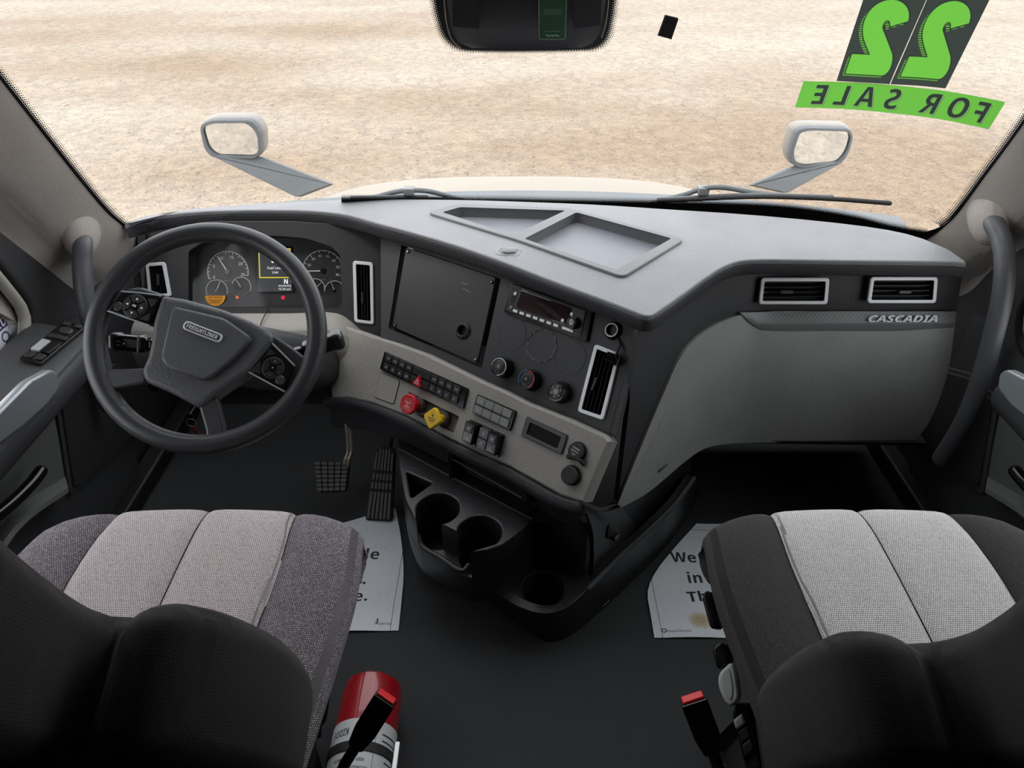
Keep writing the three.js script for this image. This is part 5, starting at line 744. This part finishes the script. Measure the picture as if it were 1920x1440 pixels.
{ // driver seat belt bracket
  const f = new Frame(atY(602, 1350, 0.4), V(0.3, 0.85, 0.4)), S = (n, g, m) => part(driverSeat, n, world(driverSeat, onFrame(f, g)), m);
  S('belt_bracket', ext(roundPoly(f.poly([[600, 1288], [620, 1290], [612, 1352], [596, 1372], [584, 1360], [592, 1310]]), 0.004, 3), 0.008, { b: 0.001 }), M.gloss); const p = f.loc(602, 1301); S('bolt', cyl(0.009, 0.009, 0.008, 6, 0.002).translate(p[0], p[1], 0.008), M.steel);
  S('seat_rail', ext(roundPoly(f.poly([[580, 1362], [598, 1366], [585, 1460], [560, 1460]]), 0.003, 3), 0.02, { b: 0.002, z: -0.02 }), std(0x3a3c3e, 0.4, { metalness: 0.6 }));
  // passenger seat side controls
  const g = new Frame(atY(1375, 1300, 0.43), V(-0.55, 0.7, 0.45)), T = (n, q, d, z, m, r = 0.005, l) => part(passSeat, n, world(passSeat, onFrame(g, ext(roundPoly(g.poly(q), r, 4), d, { b: Math.min(0.004, d * 0.3), bs: 3, z }))), m, l);
  T('valance', [[1378, 1318], [1402, 1318], [1428, 1440], [1400, 1450], [1372, 1340]], 0.03, -0.03, M.dark); T('recline_lever', [[1354, 1262], [1378, 1240], [1386, 1262], [1393, 1310], [1378, 1325], [1366, 1318], [1353, 1285]], 0.02, 0.0, std(0xb7bab8, 0.4), 0.012, 'light grey seat recline lever');
  T('lever_dish', [[1361, 1262], [1375, 1250], [1383, 1290], [1379, 1313], [1368, 1305]], 0.003, 0.019, std(0xa9acaa, 0.35), 0.01); T('front_knob', [[1341, 1215], [1360, 1203], [1376, 1240], [1353, 1258]], 0.03, -0.01, M.gloss, 0.008); T('front_knob', [[1318, 1118], [1330, 1105], [1350, 1180], [1335, 1180]], 0.03, -0.02, M.gloss, 0.008);
  T('control_plate', [[1378, 1347], [1402, 1330], [1422, 1408], [1396, 1428]], 0.006, -0.001, M.gloss, 0.004); T('control_button', [[1379, 1350], [1395, 1337], [1401, 1356], [1385, 1368]], 0.012, 0.003, std(0xa7a9a9, 0.35), 0.003, 'light grey button'); T('control_button', [[1387, 1372], [1403, 1360], [1409, 1380], [1393, 1393]], 0.006, 0.003, std(0x23262b, 0.4), 0.002); T('control_button', [[1393, 1397], [1410, 1384], [1416, 1404], [1399, 1418]], 0.006, 0.003, std(0x23262b, 0.4), 0.002);
}
// ---------- seat belt buckles ----------
function buckle(label, a, b, tail, w, redTop) {
  const dir = a.clone().sub(b), L = dir.length(), y = dir.clone().normalize(), toCam = CAM.clone().sub(a).normalize(), x = y.clone().cross(toCam).normalize(), z = x.clone().cross(y), t = thing('seat_belt_buckle', label, 'seat belt buckle', b);
  t.quaternion.setFromRotationMatrix(new THREE.Matrix4().makeBasis(x, y, z));
  part(t, 'body', ext(roundPoly([[-w * 0.72, 0], [w * 0.72, 0], [w, L * 0.35], [w, L], [-w, L], [-w, L * 0.35]], 0.006, 4), 0.024, { b: 0.004, bs: 3, z: -0.014 }), std(0x0d0d0e, 0.3));
  part(t, 'release_button', rbox(w * 1.7, 0.008, 0.016, 0.003, 3).translate(0, L + 0.001, -0.002), std(0xe02128, 0.35), 'red release button'); part(t, 'end_rim', rbox(w * 1.96, 0.004, 0.004, 0.0015).translate(0, L, 0.0085), M.gloss);
  part(t, 'stalk', world(t, tube([b.clone().addScaledVector(y, 0.01), b.clone().addScaledVector(y, -0.04), ...tail], 0.009, { seg: 20 })), M.rubber);
}
buckle('black seat belt buckle with red button leaning over the fire extinguisher', atY(723, 1310, 0.42), atY(668, 1398, 0.34), [atY(640, 1445, 0.27), V(-0.36, 0.22, -0.5)], 0.0185);
buckle('black seat belt buckle with red button standing beside the passenger seat', atY(1300, 1312, 0.45), atY(1336, 1408, 0.36), [atY(1358, 1445, 0.3), V(0.36, 0.22, -0.5)], 0.02);
// ---------- fire extinguisher ----------
{
  const R = 0.062, zf = -0.865, t = thing('fire_extinguisher', 'red fire extinguisher lying on the floor beside the driver seat', 'fire extinguisher', V(-0.29, 0.075, -0.66));
  part(t, 'cylinder', lathe([[0.0001, 0], [R * 0.7, 0], [R * 0.93, 0.012], [R, 0.035], [R, 0.36], [R * 0.8, 0.4], [0.02, 0.42], [0.0001, 0.42]].map(([r, h]) => [r, h]), 48).translate(0, 0, zf + 0.66), std(0xa3141f, 0.28, { clearcoat: 0.5 }));
  const lab = new THREE.CylinderGeometry(R + 0.0008, R + 0.0008, 0.26, 40, 1, true, -1.9, 3.8); // sheet around the upper side
  lab.rotateX(-Math.PI / 2); lab.translate(0, 0, -0.752 + 0.13 + 0.66);
  part(t, 'paper_label', mapUV(lab, cell(560, 420, (c, W, H) => { c.fillStyle = '#d7dadb'; c.fillRect(0, 0, W, H); c.translate(W, H); c.rotate(Math.PI); c.fillStyle = '#1a1c20'; c.font = 'bold 32px sans-serif'; c.fillText('KIDDE', W * 0.67, H - 40); c.strokeStyle = '#34373a'; c.lineWidth = 2; for (const y of [0.42, 0.62, 0.8]) { c.beginPath(); c.moveTo(0, H * y); c.lineTo(W, H * y); c.stroke(); } c.beginPath(); c.moveTo(W * 0.36, 0); c.lineTo(W * 0.36, H); c.stroke(); c.font = 'bold 15px sans-serif'; ['KEEP AND OPERATE', 'EXTINGUISHER UPRIGHT', 'STAND BACK 8 FEET', '1 PULL PIN', '2 AIM AT BASE', '3 SQUEEZE LEVER', '4 SWEEP SIDE TO SIDE'].forEach((s, i) => c.fillText(s, W * 0.55, H * 0.86 - 70 - i * 24)); for (let k = 0; k < 16; k++) c.fillRect(W * 0.06, H * 0.9 - k * 20, W * (0.18 + 0.08 * rnd()), 5); })), M.print);
  part(t, 'strap', new THREE.CylinderGeometry(R + 0.003, R + 0.003, 0.018, 48, 1, true).rotateX(Math.PI / 2).translate(0, 0, 0.66 - 0.698), M.rubber); part(t, 'strap', new THREE.CylinderGeometry(R + 0.003, R + 0.003, 0.018, 48, 1, true).rotateX(Math.PI / 2).translate(0, 0, 0.66 - 0.55), M.rubber);
  part(t, 'strap_latch', rbox(0.012, 0.02, 0.06, 0.003).translate(R + 0.006, 0.01, 0.66 - 0.70), M.steel); part(t, 'bracket', rbox(0.09, 0.016, 0.36, 0.004).translate(0, -0.067, 0.02), M.dark);
  part(t, 'valve', rbox(0.03, 0.03, 0.05, 0.006).translate(0, 0, 0.23), M.steel); part(t, 'lever', rbox(0.02, 0.012, 0.12, 0.004).translate(0, 0.03, 0.25), M.gloss);
}
// ---------- doors ----------
const perfT = tex(64, (x, y) => { const s = 16, row = (y / s) | 0, dx = ((x + (row % 2) * 8) % s) - 8, dy = (y % s) - 8; return dx * dx + dy * dy < 22 ? 0.12 : 0.95; }, true, 0.018), perfB = tex(64, (x, y) => { const s = 16, row = (y / s) | 0, dx = ((x + (row % 2) * 8) % s) - 8, dy = (y % s) - 8; return dx * dx + dy * dy < 22 ? 0 : 1; }, false, 0.018);
const carbM = std(0xb3babf, 0.3, { map: tex(64, (x, y) => 0.68 + (((x + y) % 16) < 8 ? 0.16 : 0) + (((x - y + 64) % 16) < 8 ? 0.12 : 0), true, 0.012), metalness: 0.4 });
for (const side of [-1, 1]) {
  const t = struct(side < 0 ? 'door_1' : 'door_2', side < 0 ? 'driver door with armrest, switches and speaker' : 'passenger door with armrest and speaker');
  const fx = side < 0 ? (p) => p : mirrorX, flip = (g) => { if (side > 0) { g.scale(-1, 1, 1).translate(2 * X0, 0, 0); if (g.index) { const a = g.index.array; for (let i = 0; i < a.length; i += 3) { const q = a[i]; a[i] = a[i + 2]; a[i + 2] = q; } } else { for (const k of Object.keys(g.attributes)) { const A = g.attributes[k], n = A.itemSize; for (let i = 0; i < A.count; i += 3) for (let j = 0; j < n; j++) { const q = A.array[i * n + j]; A.array[i * n + j] = A.array[(i + 2) * n + j]; A.array[(i + 2) * n + j] = q; } } } g.deleteAttribute('normal'); g.computeVertexNormals(); g.userData.keepUV = false; } return g; };
  const Dp = (n, g, m, l) => part(t, n, flip(g), m, l), FX = (x) => new Frame(V(x, 0, 0), V(1, 0, 0));
  // inner door skin below the window
  Dp('door_skin', new THREE.BoxGeometry(0.03, 0.56, 1.12).translate(-1.105, 0.29, -1.0), M.door);
  const prof = [[-1.12, 0.63], [-1.075, 0.624], [-1.02, 0.606], [-0.985, 0.594], [-0.968, 0.575], [-0.965, 0.54], [-0.985, 0.51], [-1.12, 0.48]];
  Dp('armrest', ext(roundPoly(prof, 0.02, 4), 0.95, { b: 0.012, smooth: 0.8 }).translate(0, 0, side < 0 ? -1.43 : -1.25), M.door);
  const fp = FX(-0.962), ply = fp.poly([[-10, 780], [55, 714], [96, 692], [108, 700], [111, 728], [88, 760], [44, 800], [-10, 840]]);
  Dp('pull_grip', onFrame(fp, ext(roundPoly(ply, 0.01, 4), 0.022, { b: 0.006, bs: 4, z: -0.02 })), carbM, 'silver carbon look door pull');
  const fg = FX(-1.085), sp = fg.poly([[105, 752], [150, 708], [215, 690], [262, 800], [130, 916]]);
  Dp('speaker_grille', onFrame(fg, ext(roundPoly(sp, 0.012, 4), 0.014, { b: 0.003, z: 0.0 })), std(0x2b2c2e, 0.6, { map: perfT, bumpMap: perfB, bumpScale: 0.001 }), 'perforated speaker grille');
  Dp('grille_frame', onFrame(fg, ext(roundPoly(inset(sp, -0.012), 0.014, 4), 0.008, { b: 0.002, z: 0.0, holes: [roundPoly(inset(sp, -0.001), 0.012, 4)] })), M.door);
  Dp('pocket_back', onFrame(FX(-1.088), ext(roundPoly(FX(-1.088).poly([[-80, 905], [96, 765], [124, 912], [-60, 1080]]), 0.02, 4), 0.004, { z: 0 })), std(0x5a5b5a, 0.6)); 
  const fl = FX(-1.06); Dp('pocket_ledge', loft([[[-60, 1062], [-40, 1090]], [[30, 955], [30, 985]], [[122, 893], [128, 914]]].map(([a, b]) => [FX(-1.085).hit(...a), FX(-1.04).hit(...b)]), 10, 3, 0.012), std(0x6d6e6d, 0.6));
  Dp('door_handle', tube([[-30, 985], [20, 945], [60, 905], [76, 884]].map(([a, b]) => FX(-1.03).hit(a, b)), 0.014), M.gloss); Dp('door_sill', rbox(0.06, 0.05, 1.6, 0.01).translate(-1.08, 0.03, -1.16), M.dark);
  if (side < 0) {
    const f = new Frame(V(-1.03, 0.612, -1.28), V(0.33, 0.944, 0)), fs = f, q = fs.poly([[36, 677], [78, 687], [162, 617], [120, 606]]), S = (n, g, m) => part(t, n, onFrame(fs, g), m);
    const pad = part(t, 'switch_pad', onFrame(fs, ext(roundPoly(q, 0.004, 3), 0.006, { b: 0.0015, z: 0.002 })), M.gloss); const Q = [q[0], q[3], q[2], q[1]];
    const sq = (u0, u1, v0, v1, d, m, n = 'window_switch') => part(pad, n, onFrame(fs, ext(roundPoly(subQuad(Q, u0, u1, v0, v1), 0.002, 3), d, { b: 0.001, z: 0.007 })), m);
    sq(0.05, 0.16, 0.1, 0.46, 0.006, M.switch); sq(0.05, 0.16, 0.54, 0.9, 0.006, M.switch); sq(0.2, 0.46, 0.08, 0.46, 0.007, std(0x9fa3a5, 0.15)); sq(0.2, 0.46, 0.52, 0.9, 0.007, M.gloss); sq(0.56, 0.64, 0.08, 0.9, 0.005, M.switch); const [jx, jy] = quadAt(Q, 0.78, 0.5); part(pad, 'mirror_joystick', onFrame(fs, lathe([[0.014, 0.007], [0.013, 0.011], [0.007, 0.0125], [0.0001, 0.013]], 28).translate(jx, jy, 0)), std(0x333537, 0.12)); sq(0.9, 0.97, 0.1, 0.4, 0.005, M.switch); sq(0.9, 0.97, 0.6, 0.9, 0.005, M.switch);
  }
}
{ // sticker on the driver door glass
  const f = new Frame(V(XL - 0.024, 0.7, -1.25), V(1, 0, 0)), t = thing('window_sticker', 'blue and white inspection sticker low on the driver door window', 'sticker', f.at(0, 625));
  const ff = f.at(0, 625), q = ff.poly([[-60, 560], [8, 580], [24, 655], [-60, 700]]); const g = new THREE.ShapeGeometry(new THREE.Shape(v2(roundPoly(q, 0.006, 3)))); g.computeBoundingBox(); const b = g.boundingBox, uv = g.attributes.uv, p = g.attributes.position; for (let i = 0; i < uv.count; i++) uv.setXY(i, (p.getX(i) - b.min.x) / (b.max.x - b.min.x), (p.getY(i) - b.min.y) / (b.max.y - b.min.y));
  part(t, 'film', mapUV(g, cell(220, 220, (c, W, H) => { c.fillStyle = '#e6e8ec'; c.fillRect(0, 0, W, H); c.fillStyle = '#243a52'; c.fillRect(0, 0, W, H * 0.3); c.fillStyle = '#2f7fd0'; c.fillRect(W * 0.2, H * 0.1, W * 0.6, H * 0.22); c.fillStyle = '#2a2c5c'; c.fillRect(0, H * 0.46, W, H * 0.2); c.fillStyle = '#fff'; c.font = 'bold 40px sans-serif'; c.textAlign = 'right'; c.fillText('ED', W * 0.96, H * 0.57); c.strokeStyle = '#4a4a86'; c.lineWidth = 6; c.beginPath(); c.arc(W * 0.82, H * 0.78, 15, 0, 7); c.stroke(); c.fillStyle = '#4a4a86'; c.font = 'bold 22px sans-serif'; c.fillText('vehicle', W * 0.66, H * 0.8); })), M.print);
}
// ---------- grab handles on the pillars ----------
function grab(label, pts, boss, s) {
  const t = thing('grab_handle', label, 'grab handle', pts[0]); part(t, 'bar', world(t, tube(pts, 0.0215, { seg: 60, rs: 20 })), std(0x55565a, 0.45, { bumpMap: fineT, bumpScale: 0.0002 }));
  const mg = new THREE.SphereGeometry(1, 28, 18).scale(0.04, 0.085, 0.06).rotateX(-0.6); part(t, 'mount', world(t, mg.translate(boss.x, boss.y, boss.z)), M.pillar);
}
grab('short grab handle on the driver side pillar beside the wheel', [[150, 436], [155, 456], [154, 490], [157, 540], [168, 598], [190, 680], [205, 760]].map(([a, b], i) => atX(a, b, i ? -1.03 : -1.075)), atX(150, 420, -1.05));
grab('long bent grab handle at the passenger end of the dash', [[1860, 402], [1864, 420], [1877, 447], [1884, 480], [1881, 545], [1862, 630], [1838, 715], [1808, 790], [1765, 860]].map(([a, b], i) => atX(a, b, i ? 1.11 : 1.16)), atX(1856, 392, 1.125));

scene.traverse((o) => { if (o.isMesh && o.material.transmission !== 1) { o.receiveShadow = true; } });
renderer.render(scene, camera);
